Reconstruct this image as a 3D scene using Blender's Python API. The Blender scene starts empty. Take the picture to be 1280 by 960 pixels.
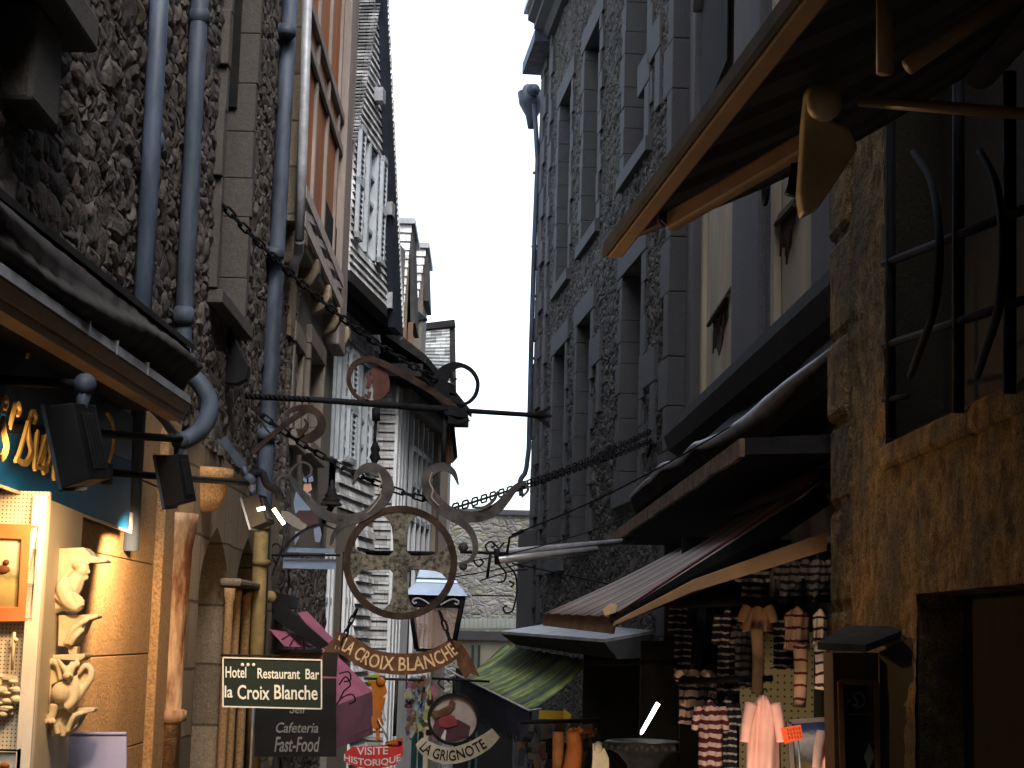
import bpy, bmesh, math, random
from mathutils import Vector, Matrix, noise
R = math.radians
V = Vector
random.seed(7)
scene = bpy.context.scene
COL = scene.collection
# ------------------------------------------------------------------ camera
F = 2200.0
CAM = V((0, 0, 1.6))
M3 = (Matrix.Rotation(R(-0.55), 3, 'Z') @ Matrix.Rotation(R(90 + 8.17), 3, 'X') @ Matrix.Rotation(R(1.6), 3, 'Z'))
cd = bpy.data.cameras.new("camera")
cam = bpy.data.objects.new("camera", cd)
COL.objects.link(cam)
cam.matrix_world = Matrix.Translation(CAM) @ M3.to_4x4()
cd.sensor_width = 36
cd.lens = F / 1280 * 36
cd.clip_start = 0.05
cd.clip_end = 800
scene.camera = cam

def ray(px, py):
    return M3 @ V(((px - 640) / F, (480 - py) / F, -1))
def P(px, py, Y):                       # the point of the street at depth Y seen at a photo pixel
    d = ray(px, py)
    return CAM + d * (Y / d.y)
def PX(px, py, X):
    d = ray(px, py)
    return CAM + d * (X / d.x)
def gz(Y):
    return -0.075 * max(0.0, Y - 4)

# ------------------------------------------------------------------ mesh builder
class MB:
    def __init__(s):
        s.v = []; s.f = []; s.m = []; s.s = []
    def add(s, vs, fs, mi=0, sm=False):
        o = len(s.v)
        s.v.extend([V(p) for p in vs])
        for f in fs:
            s.f.append(tuple(i + o for i in f)); s.m.append(mi); s.s.append(sm)
        return s
    def box(s, c, size, mi=0, rot=None):
        c = V(c); h = V(size) * .5
        vs = []
        for x in (-1, 1):
            for y in (-1, 1):
                for z in (-1, 1):
                    p = V((x * h.x, y * h.y, z * h.z))
                    if rot is not None: p = rot @ p
                    vs.append(c + p)
        return s.add(vs, [(0, 1, 3, 2), (4, 6, 7, 5), (0, 4, 5, 1), (2, 3, 7, 6), (0, 2, 6, 4), (1, 5, 7, 3)], mi)
    def bb(s, a, b, mi=0):
        a = V(a); b = V(b)
        return s.box((a + b) / 2, [abs(b[i] - a[i]) for i in range(3)], mi)
    def prism(s, poly, vec, mi=0):
        n = len(poly); poly = [V(p) for p in poly]; vec = V(vec)
        vs = poly + [p + vec for p in poly]
        fs = [tuple(range(n)), tuple(range(2 * n - 1, n - 1, -1))]
        for i in range(n):
            j = (i + 1) % n
            fs.append((i, j, n + j, n + i))
        return s.add(vs, fs, mi)
    def tube(s, pts, r, n=8, mi=0, closed=False, sm=True, flat=None):
        pts = [V(p) for p in pts]; m = len(pts)
        rs = r if isinstance(r, (list, tuple)) else [r] * m
        vs = []; up = None
        for i, p in enumerate(pts):
            if closed: t = pts[(i + 1) % m] - pts[i - 1]
            else: t = pts[min(i + 1, m - 1)] - pts[max(i - 1, 0)]
            if t.length < 1e-9: t = V((0, 0, 1))
            t.normalize()
            if up is None:
                a = V((0, 0, 1)) if abs(t.z) < .9 else V((1, 0, 0))
                up = (a - t * a.dot(t)).normalized()
            else:
                up = (up - t * up.dot(t))
                if up.length < 1e-6:
                    a = V((0, 0, 1)) if abs(t.z) < .9 else V((1, 0, 0)); up = a - t * a.dot(t)
                up.normalize()
            sd = t.cross(up)
            for k in range(n):
                a = 2 * math.pi * (k + .5) / n
                vs.append(p + up * math.cos(a) * rs[i] + sd * math.sin(a) * rs[i])
        fs = []
        rng = m if closed else m - 1
        for i in range(rng):
            j = (i + 1) % m
            for k in range(n):
                l = (k + 1) % n
                fs.append((i * n + k, i * n + l, j * n + l, j * n + k))
        if not closed:
            fs.append(tuple(range(n - 1, -1, -1)))
            fs.append(tuple((m - 1) * n + k for k in range(n)))
        return s.add(vs, fs, mi, sm)
    def ribbon(s, pts, w, depth, nrm=(0, -1, 0), mi=0, closed=False):
        pts = [V(p) for p in pts]; m = len(pts); nrm = V(nrm).normalized()
        ws = w if isinstance(w, (list, tuple)) else [w] * m
        vs = []
        for i, p in enumerate(pts):
            if closed: t = pts[(i + 1) % m] - pts[i - 1]
            else: t = pts[min(i + 1, m - 1)] - pts[max(i - 1, 0)]
            t.normalize()
            q = t.cross(nrm).normalized()
            for a, b in ((-1, -1), (1, -1), (1, 1), (-1, 1)):
                vs.append(p + q * a * ws[i] / 2 + nrm * b * depth / 2)
        fs = []
        for i in range(m if closed else m - 1):
            j = (i + 1) % m
            for k in range(4):
                l = (k + 1) % 4
                fs.append((i * 4 + k, i * 4 + l, j * 4 + l, j * 4 + k))
        if not closed:
            fs.append((3, 2, 1, 0)); fs.append(tuple((m - 1) * 4 + k for k in range(4)))
        return s.add(vs, fs, mi)
    def lathe(s, c, prof, n=16, mi=0, axis='Z', sm=True, a0=0, a1=360):
        c = V(c); vs = []; fs = []
        full = abs(a1 - a0) >= 360
        cnt = n if full else n + 1
        for r, z in prof:
            for k in range(cnt):
                a = R(a0 + (a1 - a0) * k / n)
                x, y = r * math.cos(a), r * math.sin(a)
                if axis == 'Z': p = V((x, y, z))
                elif axis == 'Y': p = V((x, z, y))
                else: p = V((z, x, y))
                vs.append(c + p)
        for i in range(len(prof) - 1):
            for k in range(n):
                l = (k + 1) % cnt
                fs.append((i * cnt + k, i * cnt + l, (i + 1) * cnt + l, (i + 1) * cnt + k))
        fs.append(tuple(range(cnt))[::-1]); fs.append(tuple((len(prof) - 1) * cnt + k for k in range(cnt)))
        return s.add(vs, fs, mi, sm)
    def ball(s, c, r, n=12, mi=0, rot=None):
        c = V(c); r = V((r, r, r)) if not hasattr(r, '__len__') else V(r)
        vs = []; fs = []; h = n // 2 + 1
        for i in range(h + 1):
            th = math.pi * i / h
            for k in range(n):
                a = 2 * math.pi * k / n
                p = V((r.x * math.sin(th) * math.cos(a), r.y * math.sin(th) * math.sin(a), r.z * math.cos(th)))
                if rot is not None: p = rot @ p
                vs.append(c + p)
        for i in range(h):
            for k in range(n):
                l = (k + 1) % n
                fs.append((i * n + k, (i + 1) * n + k, (i + 1) * n + l, i * n + l))
        return s.add(vs, fs, mi, True)
    def build(s, name, mats, parent=None, loc=None, bevel=0, weld=True, fix=True, solid=0):
        mats = mats if isinstance(mats, (list, tuple)) else [mats]
        if parent is not None: org = wloc(parent); l = V((0, 0, 0))
        else:
            if loc is None:
                lo = V([min(p[i] for p in s.v) for i in range(3)]); hi = V([max(p[i] for p in s.v) for i in range(3)])
                loc = V(((lo.x + hi.x) / 2, (lo.y + hi.y) / 2, lo.z))
            org = V(loc); l = org
        me = bpy.data.meshes.new(name)
        me.from_pydata([tuple(p - org) for p in s.v], [], s.f)
        for m in mats: me.materials.append(m)
        me.polygons.foreach_set('material_index', s.m)
        me.polygons.foreach_set('use_smooth', s.s)
        if fix:
            b = bmesh.new(); b.from_mesh(me)
            if weld: bmesh.ops.remove_doubles(b, verts=b.verts, dist=1e-5)
            bmesh.ops.recalc_face_normals(b, faces=b.faces)
            b.to_mesh(me); b.free()
        me.update()
        o = bpy.data.objects.new(name, me); COL.objects.link(o)
        o.location = l
        if parent is not None: o.parent = parent
        if bevel:
            md = o.modifiers.new('bevel', 'BEVEL'); md.width = bevel; md.segments = 2; md.limit_method = 'ANGLE'; md.angle_limit = R(50)
        if solid:
            md = o.modifiers.new('solid', 'SOLIDIFY'); md.thickness = solid; md.offset = 0
        return o

def wloc(o):
    p = V((0, 0, 0))
    while o is not None:
        p += o.location; o = o.parent
    return p
def tag(o, label, cat, group=None):
    o['label'] = label; o['category'] = cat
    if group: o['group'] = group
    return o
def thing(name, label, cat, loc, group=None):
    o = bpy.data.objects.new(name, None); COL.objects.link(o)
    o.empty_display_size = .1
    o.location = V(loc)
    return tag(o, label, cat, group)
def structure(o, kind='structure'):
    o['kind'] = kind
    return o

def spline(pts, n=8, closed=False):
    pts = [V(p) for p in pts]; m = len(pts); out = []
    for i in range(m if closed else m - 1):
        if closed: p0, p1, p2, p3 = pts[i - 1], pts[i], pts[(i + 1) % m], pts[(i + 2) % m]
        else: p0, p1, p2, p3 = pts[max(i - 1, 0)], pts[i], pts[i + 1], pts[min(i + 2, m - 1)]
        for k in range(n):
            t = k / n
            out.append(.5 * ((2 * p1) + (p2 - p0) * t + (2 * p0 - 5 * p1 + 4 * p2 - p3) * t * t + (3 * p1 - p0 - 3 * p2 + p3) * t ** 3))
    if not closed: out.append(pts[-1])
    return out
def lerpw(ws, m):
    out = []
    for i in range(m):
        t = i / (m - 1) * (len(ws) - 1); k = min(int(t), len(ws) - 2)
        out.append(ws[k] + (ws[k + 1] - ws[k]) * (t - k))
    return out
def spx(pxs, Y, n=8, closed=False):     # smooth curve through photo points lying in the plane at depth Y
    return spline([P(p[0], p[1], Y if len(p) < 3 else p[2]) for p in pxs], n, closed)

def text_geo(txt, res=3, font_shear=0.0):
    cu = bpy.data.curves.new('txt', 'FONT'); cu.body = txt; cu.size = 1; cu.extrude = .5; cu.resolution_u = res
    cu.shear = font_shear; cu.align_x = 'LEFT'; cu.offset = .012
    o = bpy.data.objects.new('txt', cu); COL.objects.link(o)
    dg = bpy.context.evaluated_depsgraph_get(); dg.update()
    me = bpy.data.meshes.new_from_object(o.evaluated_get(dg))
    vs = [v.co.copy() for v in me.vertices]; fs = [tuple(p.vertices) for p in me.polygons]
    bpy.data.objects.remove(o); bpy.data.curves.remove(cu); bpy.data.meshes.remove(me)
    x0 = min(p.x for p in vs); x1 = max(p.x for p in vs); y0 = min(p.y for p in vs); y1 = max(p.y for p in vs)
    return [V(((p.x - x0) / (x1 - x0), (p.y - y0) / (y1 - y0), p.z)) for p in vs], fs
def text_on(mb, txt, fn, mi=0, res=3, shear=0.0):      # fn(u, v, w) -> world point
    vs, fs = text_geo(txt, res, shear)
    mb.add([fn(p.x, p.y, p.z) for p in vs], fs, mi)
def quad_fn(tl, tr, bl, br, nrm, off, th):
    nrm = V(nrm)
    def fn(u, v, w):
        return (V(bl) * (1 - u) + V(br) * u) * (1 - v) + (V(tl) * (1 - u) + V(tr) * u) * v + nrm * (off + w * th)
    return fn

# ------------------------------------------------------------------ materials
class NT:
    def __init__(s, name):
        s.m = bpy.data.materials.new(name); s.m.use_nodes = True
        s.t = s.m.node_tree; s.n = s.t.nodes; s.b = s.n['Principled BSDF']; s.out = s.n['Material Output']
    def node(s, typ, **kw):
        n = s.n.new(typ)
        for k, v in kw.items():
            if k.startswith('i_'):
                n.inputs[int(k[2:]) if k[2:].isdigit() else k[2:].replace('_', ' ')].default_value = v
            else: setattr(n, k, v)
        return n
    def link(s, a, b): s.t.links.new(a, b)
    def coord(s, scale=(1, 1, 1), world=False):
        tc = s.node('ShaderNodeNewGeometry') if world else s.node('ShaderNodeTexCoord')
        mp = s.node('ShaderNodeMapping'); mp.inputs['Scale'].default_value = scale
        s.link(tc.outputs['Position' if world else 'Object'], mp.inputs['Vector'])
        return mp.outputs[0]
    def noise(s, vec, scale, detail=4, rough=.6):
        n = s.node('ShaderNodeTexNoise'); n.inputs['Scale'].default_value = scale; n.inputs['Detail'].default_value = detail
        n.inputs['Roughness'].default_value = rough
        s.link(vec, n.inputs['Vector']); return n.outputs['Fac']
    def ramp(s, fac, stops, interp='LINEAR'):
        r = s.node('ShaderNodeValToRGB'); cr = r.color_ramp; cr.interpolation = interp
        while len(cr.elements) < len(stops): cr.elements.new(.5)
        for e, (p, c) in zip(cr.elements, stops):
            e.position = p; e.color = c if len(c) == 4 else (*c, 1)
        s.link(fac, r.inputs[0]); return r.outputs[0]
    def math(s, op, a, b=None):
        n = s.node('ShaderNodeMath', operation=op)
        for i, x in enumerate((a, b)):
            if x is None: continue
            if isinstance(x, (int, float)): n.inputs[i].default_value = x
            else: s.link(x, n.inputs[i])
        return n.outputs[0]
    def mix(s, fac, a, b, mode='MIX'):
        n = s.node('ShaderNodeMix', data_type='RGBA', blend_type=mode)
        for i, x in ((0, fac), (6, a), (7, b)):
            if isinstance(x, (int, float)): n.inputs[i].default_value = x
            elif isinstance(x, tuple): n.inputs[i].default_value = (*x[:3], 1)
            else: s.link(x, n.inputs[i])
        return n.outputs[2]
    def bump(s, h, strength=.3, dist=.02):
        b = s.node('ShaderNodeBump'); b.inputs['Strength'].default_value = strength; b.inputs['Distance'].default_value = dist
        s.link(h, b.inputs['Height']); s.link(b.outputs[0], s.b.inputs['Normal'])
    def base(s, c):
        if isinstance(c, tuple): s.b.inputs['Base Color'].default_value = (*c[:3], 1)
        else: s.link(c, s.b.inputs['Base Color'])
    def set(s, rough=.7, metal=0, spec=.5):
        s.b.inputs['Roughness'].default_value = rough; s.b.inputs['Metallic'].default_value = metal
        s.b.inputs['Specular IOR Level'].default_value = spec

def sc(c, k): return tuple(min(1, x * k) for x in c[:3])
def paint(name, c, rough=.6, metal=0, var=.3, scale=4, bump=.25, bscale=60, c2=None, spec=.14, bd=.004, streak=False, rng=(.3, .7)):
    t = NT(name); co = t.coord((1, 1, .25) if streak else (1, 1, 1))
    f = t.noise(co, scale, 6, .65)
    col = t.ramp(f, [(rng[0], sc(c, 1 - var)), (rng[1], c2 or sc(c, 1 + var))])
    t.base(col); t.set(rough, metal, spec)
    if bump: t.bump(t.noise(t.coord(), bscale, 4, .7), bump, bd)
    return t.m
def rubble(name, scale, cols, mortar, amp=.05, flat=1.5, mort_w=.09, moss=None):
    t = NT(name); co = t.coord((1, 1, flat), True)
    nz = t.node('ShaderNodeTexNoise', i_Scale=2.2, i_Detail=3.0); t.link(co, nz.inputs['Vector'])
    vm = t.node('ShaderNodeVectorMath', operation='MULTIPLY_ADD'); t.link(nz.outputs['Color'], vm.inputs[0])
    vm.inputs[1].default_value = (.38, .38, .38); t.link(co, vm.inputs[2])
    v1 = t.node('ShaderNodeTexVoronoi', feature='DISTANCE_TO_EDGE', i_Scale=scale); t.link(vm.outputs[0], v1.inputs['Vector'])
    v2 = t.node('ShaderNodeTexVoronoi', feature='F1', i_Scale=scale); t.link(vm.outputs[0], v2.inputs['Vector'])
    edge = t.ramp(v1.outputs['Distance'], [(.01, (0, 0, 0)), (mort_w * 1.3, (.55,) * 3), (mort_w * 3.6, (1, 1, 1))])
    sep = t.node('ShaderNodeSeparateColor'); t.link(v2.outputs['Color'], sep.inputs[0])
    n = len(cols)
    stone = t.ramp(sep.outputs[0], [((i + .5) / n, c) for i, c in enumerate(cols)])
    fine = t.noise(t.coord((1, 1, 1), True), 38, 6, .75)
    stone = t.mix(1.0, stone, t.ramp(fine, [(.25, (.6,) * 3), (.75, (1.35,) * 3)]), 'MULTIPLY')
    big = t.noise(t.coord((1, 1, .5), True), .9, 4)
    c = t.mix(edge, mortar, stone)
    c = t.mix(1.0, c, t.ramp(big, [(.3, (.62, .6, .58)), (.7, (1.25,) * 3)]), 'MULTIPLY')
    if moss:
        c = t.mix(t.ramp(t.noise(t.coord((1, 1, 1), True), 3.1, 5), [(.52, (0, 0, 0)), (.68, (.8,) * 3)]), c, moss)
    t.base(c); t.set(.85, 0, .25)
    h = t.math('ADD', t.math('MULTIPLY', edge, t.math('ADD', t.math('MULTIPLY', sep.outputs[1], .8), .35)), t.math('MULTIPLY', t.noise(t.coord((1, 1, 1), True), 14, 4), .55))
    d = t.node('ShaderNodeDisplacement', i_Midlevel=.5, i_Scale=amp); t.link(h, d.inputs['Height'])
    t.link(d.outputs[0], t.out.inputs['Displacement']); t.m.displacement_method = 'BOTH'
    t.bump(t.math('ADD', fine, t.math('MULTIPLY', t.noise(t.coord((1, 1, 1), True), 120, 3), .5)), .35, .02)
    return t.m
def granite(name, c, var=.3, joints=None, stain=(.02, .02, .02), stain_amt=.5, bump=.5, axis='Y'):
    t = NT(name); co = t.coord((1, 1, 1), True)
    f = t.noise(co, 55, 5, .8); g = t.noise(t.coord((1, 1, .4), True), 1.6, 5)
    col = t.ramp(f, [(.39, sc(c, 1 - var)), (.61, sc(c, 1 + var))])
    col = t.mix(t.ramp(g, [(.42, (0, 0, 0)), (.72, (stain_amt,) * 3)]), col, stain)
    h = f
    if joints:
        sp = t.node('ShaderNodeSeparateXYZ'); t.link(co, sp.inputs[0])
        cb = t.node('ShaderNodeCombineXYZ'); t.link(sp.outputs[1 if axis == 'Y' else 0], cb.inputs[0]); t.link(sp.outputs[2], cb.inputs[1])
        wob = t.node('ShaderNodeTexNoise', i_Scale=1.3); t.link(co, wob.inputs['Vector'])
        vm = t.node('ShaderNodeVectorMath', operation='MULTIPLY_ADD'); t.link(wob.outputs['Color'], vm.inputs[0]); vm.inputs[1].default_value = (.05, .05, .05); t.link(cb.outputs[0], vm.inputs[2])
        br = t.node('ShaderNodeTexBrick'); t.link(vm.outputs[0], br.inputs['Vector'])
        br.inputs['Scale'].default_value = 1; br.inputs['Brick Width'].default_value = joints[0]; br.inputs['Row Height'].default_value = joints[1]
        br.inputs['Mortar Size'].default_value = .012; br.inputs['Mortar Smooth'].default_value = .3
        br.inputs['Color1'].default_value = (.7,) * 3 + (1,); br.inputs['Color2'].default_value = (1.2, 1.2, 1.2, 1); br.inputs['Mortar'].default_value = (.4, .4, .4, 1)
        col = t.mix(1.0, col, br.outputs['Color'], 'MULTIPLY')
        h = t.math('SUBTRACT', t.math('MULTIPLY', f, .5), br.outputs['Fac'])
    t.base(col); t.set(.8, 0, .3); t.bump(t.math('ADD', h, t.math('MULTIPLY', t.noise(co, 9, 4), .8)), bump, .025)
    return t.m
def slatem(name, c, rough=.38, axis='Y', rowh=.13, w=.2):
    t = NT(name); co = t.coord((1, 1, 1), True)
    sp = t.node('ShaderNodeSeparateXYZ'); t.link(co, sp.inputs[0])
    cb = t.node('ShaderNodeCombineXYZ'); t.link(sp.outputs[1 if axis == 'Y' else 0], cb.inputs[0]); t.link(sp.outputs[2], cb.inputs[1])
    br = t.node('ShaderNodeTexBrick'); t.link(cb.outputs[0], br.inputs['Vector'])
    br.inputs['Scale'].default_value = 1; br.inputs['Brick Width'].default_value = w; br.inputs['Row Height'].default_value = rowh
    br.inputs['Mortar Size'].default_value = .004
    br.inputs['Color1'].default_value = (.55,) * 3 + (1,); br.inputs['Color2'].default_value = (1.35, 1.35, 1.35, 1); br.inputs['Mortar'].default_value = (.25,) * 3 + (1,)
    f = t.noise(co, 3, 5); f2 = t.noise(t.coord((1, 1, .2), True), 14, 4)
    col = t.mix(1.0, t.ramp(f, [(.3, sc(c, .7)), (.7, sc(c, 1.3))]), br.outputs['Color'], 'MULTIPLY')
    col = t.mix(1.0, col, t.ramp(f2, [(.3, (.7,) * 3), (.7, (1.2,) * 3)]), 'MULTIPLY')
    t.base(col); t.set(rough, 0, .6); t.bump(t.math('ADD', t.noise(co, 60, 3), br.outputs['Fac']), .3, .006)
    return t.m
def stripes(name, c1, c2, per, duty=.5, axis=2, wob=.012, rough=.85, chev=0.0):
    t = NT(name); co = t.coord(); sp = t.node('ShaderNodeSeparateXYZ'); t.link(co, sp.inputs[0])
    x = sp.outputs[axis]
    x = t.math('ADD', x, t.math('MULTIPLY', t.noise(co, 9, 3), wob * 2))
    if chev:
        x = t.math('ADD', x, t.math('MULTIPLY', t.math('PINGPONG', sp.outputs[0], .035), chev))
    fr = t.math('FRACT', t.math('DIVIDE', x, per))
    k = t.math('GREATER_THAN', fr, duty)
    col = t.mix(k, c1, c2)
    t.base(t.mix(1.0, col, t.ramp(t.noise(co, 5, 4), [(.3, (.75,) * 3), (.7, (1.1,) * 3)]), 'MULTIPLY'))
    t.set(rough, 0, .2); t.bump(t.noise(co, 300, 2), .2, .002)
    return t.m
def emis(name, c, s):
    t = NT(name); t.base(c); t.b.inputs['Emission Color'].default_value = (*c[:3], 1); t.b.inputs['Emission Strength'].default_value = s
    return t.m

M = {}
M['rubA'] = rubble('rubble_dark', 5.2, [(.05, .043, .038), (.08, .068, .06), (.07, .066, .07), (.11, .09, .078), (.045, .042, .04), (.095, .075, .055)], (.075, .065, .06), amp=.034, mort_w=.1)
M['rubG'] = rubble('rubble_granite', 5.2, [(.05, .048, .046), (.07, .066, .06), (.058, .058, .06), (.105, .092, .078), (.046, .044, .042)], (.06, .057, .054), amp=.05, mort_w=.09)
M['rubEnd'] = rubble('rubble_pale', 5.5, [(.2, .195, .18), (.28, .27, .245), (.17, .17, .165), (.32, .3, .27), (.24, .215, .18)], (.23, .225, .21), amp=.05, moss=(.2, .195, .11))
M['plaster'] = granite('rough_render', (.18, .125, .06), .38, None, (.07, .055, .035), .75, .9)
M['stone'] = granite('granite_dressed', (.06, .062, .066), .22, None, (.045, .045, .05), .6, .35)
M['stoneA'] = granite('granite_brown', (.075, .067, .06), .25, None, (.04, .036, .032), .6, .4)
M['ashlar'] = granite('granite_ashlar', (.38, .225, .105), .35, None, (.19, .11, .05), .6, .9)
M['ashdark'] = granite('granite_ashlar_dark', (.19, .145, .10), .3, (.7, .45), (.06, .05, .04), .6, .6)  # darker brown ashlar with random stains
M['stoneB'] = granite('granite_warm', (.155, .135, .112), .22, None, (.12, .1, .08), .5, .3)
M['slate'] = slatem('slate_hung', (.62, .625, .635))
M['slateX'] = slatem('slate_hung_end', (.58, .59, .6), axis='X')
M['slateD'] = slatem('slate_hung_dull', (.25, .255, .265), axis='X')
M['roofslate'] = slatem('slate_roof', (.4, .41, .40), .45, 'X', .16, .22)
M['zinc'] = paint('blue_grey_pipe_paint', (.042, .056, .088), .55, 0, .3, 6, .3, 40, spec=.35, streak=True, c2=(.075, .1, .15), rng=(.38, .6))
M['zinc2'] = paint('blue_grey_pipe_paint_worn', (.032, .042, .06), .6, 0, .3, 6, .3, 40, spec=.3, streak=True, c2=(.058, .077, .112), rng=(.38, .6))
M['greyzinc'] = paint('grey_zinc', (.30, .31, .34), .5, .2, .35, 5, .3, 30)
M['iron'] = paint('black_iron', (.009, .009, .011), .75, 0, .5, 12, .4, 90, spec=.07)
M['rustiron'] = paint('rusty_iron', (.018, .016, .016), .7, .2, .6, 9, .6, 70, c2=(.05, .03, .022))
M['armiron'] = paint('weathered_iron_grey', (.035, .035, .04), .6, .2, .5, 9, .6, 70, c2=(.085, .08, .08))
M['bronze'] = paint('lichen_bronze', (.045, .042, .038), .85, .1, .5, 24, 1.0, 90, c2=(.16, .15, .125), rng=(.38, .62))
M['brownlet'] = paint('brown_banner', (.085, .036, .02), .7, 0, .5, 10, .5, 80, c2=(.12, .06, .035))
M['paleletter'] = paint('pale_lettering', (.5, .36, .2), .6, 0, .4, 20, .2)
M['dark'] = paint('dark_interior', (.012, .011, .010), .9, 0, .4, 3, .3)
M['black'] = paint('black_paint', (.006, .006, .007), .6, 0, .4, 8, .2)
M['glass'] = paint('dark_glass', (.012, .014, .018), .12, 0, .3, 3, 0, spec=.7)
M['wood'] = paint('brown_wood', (.24, .12, .06), .6, 0, .4, 5, .5, 60, streak=True)
M['panelwood'] = paint('orange_brown_infill', (.30, .12, .055), .7, 0, .3, 3, .3, 40, streak=True)
M['postwood'] = paint('weathered_timber', (.22, .19, .17), .75, 0, .3, 4, .5, 50, streak=True)
M['paleoak'] = paint('pale_oak', (.36, .32, .30), .75, 0, .25, 4, .4, 50)
M['palepaint'] = paint('pale_grey_paint', (.38, .42, .46), .5, 0, .15, 5, .25, 50)
M['ochrewood'] = paint('ochre_timber', (.20, .13, .085), .75, 0, .35, 3, .5, 50, streak=True)
M['whitewood'] = paint('white_paint', (.6, .63, .66), .5, 0, .15, 5, .25, 50, streak=True)
M['creamwall'] = paint('cream_plaster', (.34, .30, .22), .85, 0, .2, 1.8, .4, 40, streak=True)
M['pilaster'] = granite('grey_pilaster', (.085, .083, .088), .25, None, (.05, .05, .05), .5, .3)
M['darkroof'] = paint('dark_tile', (.02, .019, .019), .9, 0, .5, 6, .8, 25, spec=.15)
M['cloth'] = paint('dark_canvas', (.05, .046, .046), .9, 0, .4, 4, .3, 200)
M['terra'] = paint('terracotta_paint', (.20, .07, .03), .8, 0, .4, 7, .9, 18, c2=(.42, .27, .15), streak=True, rng=(.4, .62), bd=.012)
M['yellowpipe'] = paint('ochre_pipe', (.2, .14, .055), .6, 0, .35, 8, .4, 30)
M['cream'] = paint('cream_board', (.62, .52, .36), .6, 0, .1, 3, .1)
M['plasterfig'] = paint('cast_plaster', (.62, .5, .32), .7, 0, .18, 14, .3, 60)
M['orangewood'] = paint('orange_frame', (.5, .17, .06), .5, 0, .2, 5, .3, 60)
M['signblue'] = paint('sign_blue', (.008, .115, .33), .5, 0, .2, 2, .05)
M['signunlit'] = paint('sign_blue_unlit', (.012, .02, .04), .4, 0, .2, 2, .05)  # darker copy of the sign blue for its unlit part
M['gold'] = paint('gold_letter', (.75, .48, .14), .45, .1, .2, 8, .1)
M['signgreen'] = paint('sign_green_black', (.007, .014, .012), .6, 0, .25, 3, .1)
M['white'] = paint('white_letter', (.45, .47, .45), .5, 0, .1, 8, 0)
M['greyletter'] = paint('grey_letter', (.14, .14, .14), .5, 0, .2, 8, 0)
M['pink'] = paint('pink_canvas', (.21, .065, .105), .85, 0, .2, 3, .2, 150)
M['mauve'] = paint('mauve_canvas', (.16, .07, .10), .9, 0, .3, 3, .2, 150)
M['lavender'] = paint('lavender_paper', (.34, .32, .46), .8, 0, .1, 3, .1)
M['pinktee'] = paint('pink_cotton', (.72, .42, .36), .9, 0, .1, 6, .3, 250)
M['palepink'] = paint('pale_pink_cotton', (.72, .48, .43), .9, 0, .1, 6, .3, 250)
M['tan'] = paint('tan_cotton', (.42, .25, .13), .9, 0, .2, 5, .3, 200)
M['navy'] = paint('navy_cotton', (.015, .015, .025), .95, 0, .3, 5, .3, 200)
M['greycot'] = paint('grey_cotton', (.2, .17, .15), .95, 0, .3, 5, .3, 200)
M['red'] = paint('red_paint', (.42, .03, .03), .5, 0, .25, 5, .1)
M['orange'] = paint('orange_paint', (.32, .10, .015), .5, 0, .3, 8, .1)
M['lath'] = paint('dark_lath', (.05, .038, .026), .9, 0, .5, 12, .6)
M['dullred'] = paint('dull_red_trim', (.10, .022, .02), .8, 0, .3, 6, .1)
M['shade'] = granite('shaded_render', (.024, .018, .009), .4, None, (.011, .01, .006), .6, .8)
M['tag'] = paint('orange_card', (.85, .12, .03), .6, 0, .12, 20, 0)
M['awnwood'] = paint('awning_arm_lacquer', (.33, .20, .10), .45, 0, .2, 4, .15, 30)
M['castarm'] = paint('cream_casting', (.6, .45, .23), .5, 0, .2, 7, .3, 30)
# ------------------------------------------------------------------ facades
class Fac:
    def __init__(s, O, ang, side):      # ang = degrees turned to the right of straight ahead; side 1 = faces right, -1 = faces left
        a = R(ang); s.O = V((O[0], O[1], 0)); s.d = V((math.sin(a), math.cos(a), 0))
        s.n = V((math.cos(a), -math.sin(a), 0)) * side
        s.rot = Matrix((s.d, s.n, V((0, 0, 1)))).transposed()
    def p(s, u, z, off=0.0):
        return s.O + s.d * u + s.n * off + V((0, 0, z))
    def uz(s, px, py, off=0.0):
        dr = ray(px, py); o = s.O + s.n * off
        t = (o - CAM).dot(s.n) / dr.dot(s.n)
        q = CAM + dr * t
        return (q - s.O).dot(s.d), q.z
    def at(s, px, py, off=0.0):
        u, z = s.uz(px, py, off); return s.p(u, z, off)
    def box(s, mb, u0, u1, z0, z1, o0, o1, mi=0):
        return mb.box(s.p((u0 + u1) / 2, (z0 + z1) / 2, (o0 + o1) / 2), (abs(u1 - u0), abs(o1 - o0), abs(z1 - z0)), mi, s.rot)
    def rect(s, xl, xr, yt, yb):
        u0 = s.uz(xl, (yt + yb) / 2)[0]; u1 = s.uz(xr, (yt + yb) / 2)[0]
        xm = (xl + xr) / 2
        return min(u0, u1), max(u0, u1), s.uz(xm, yb)[1], s.uz(xm, yt)[1]

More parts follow.
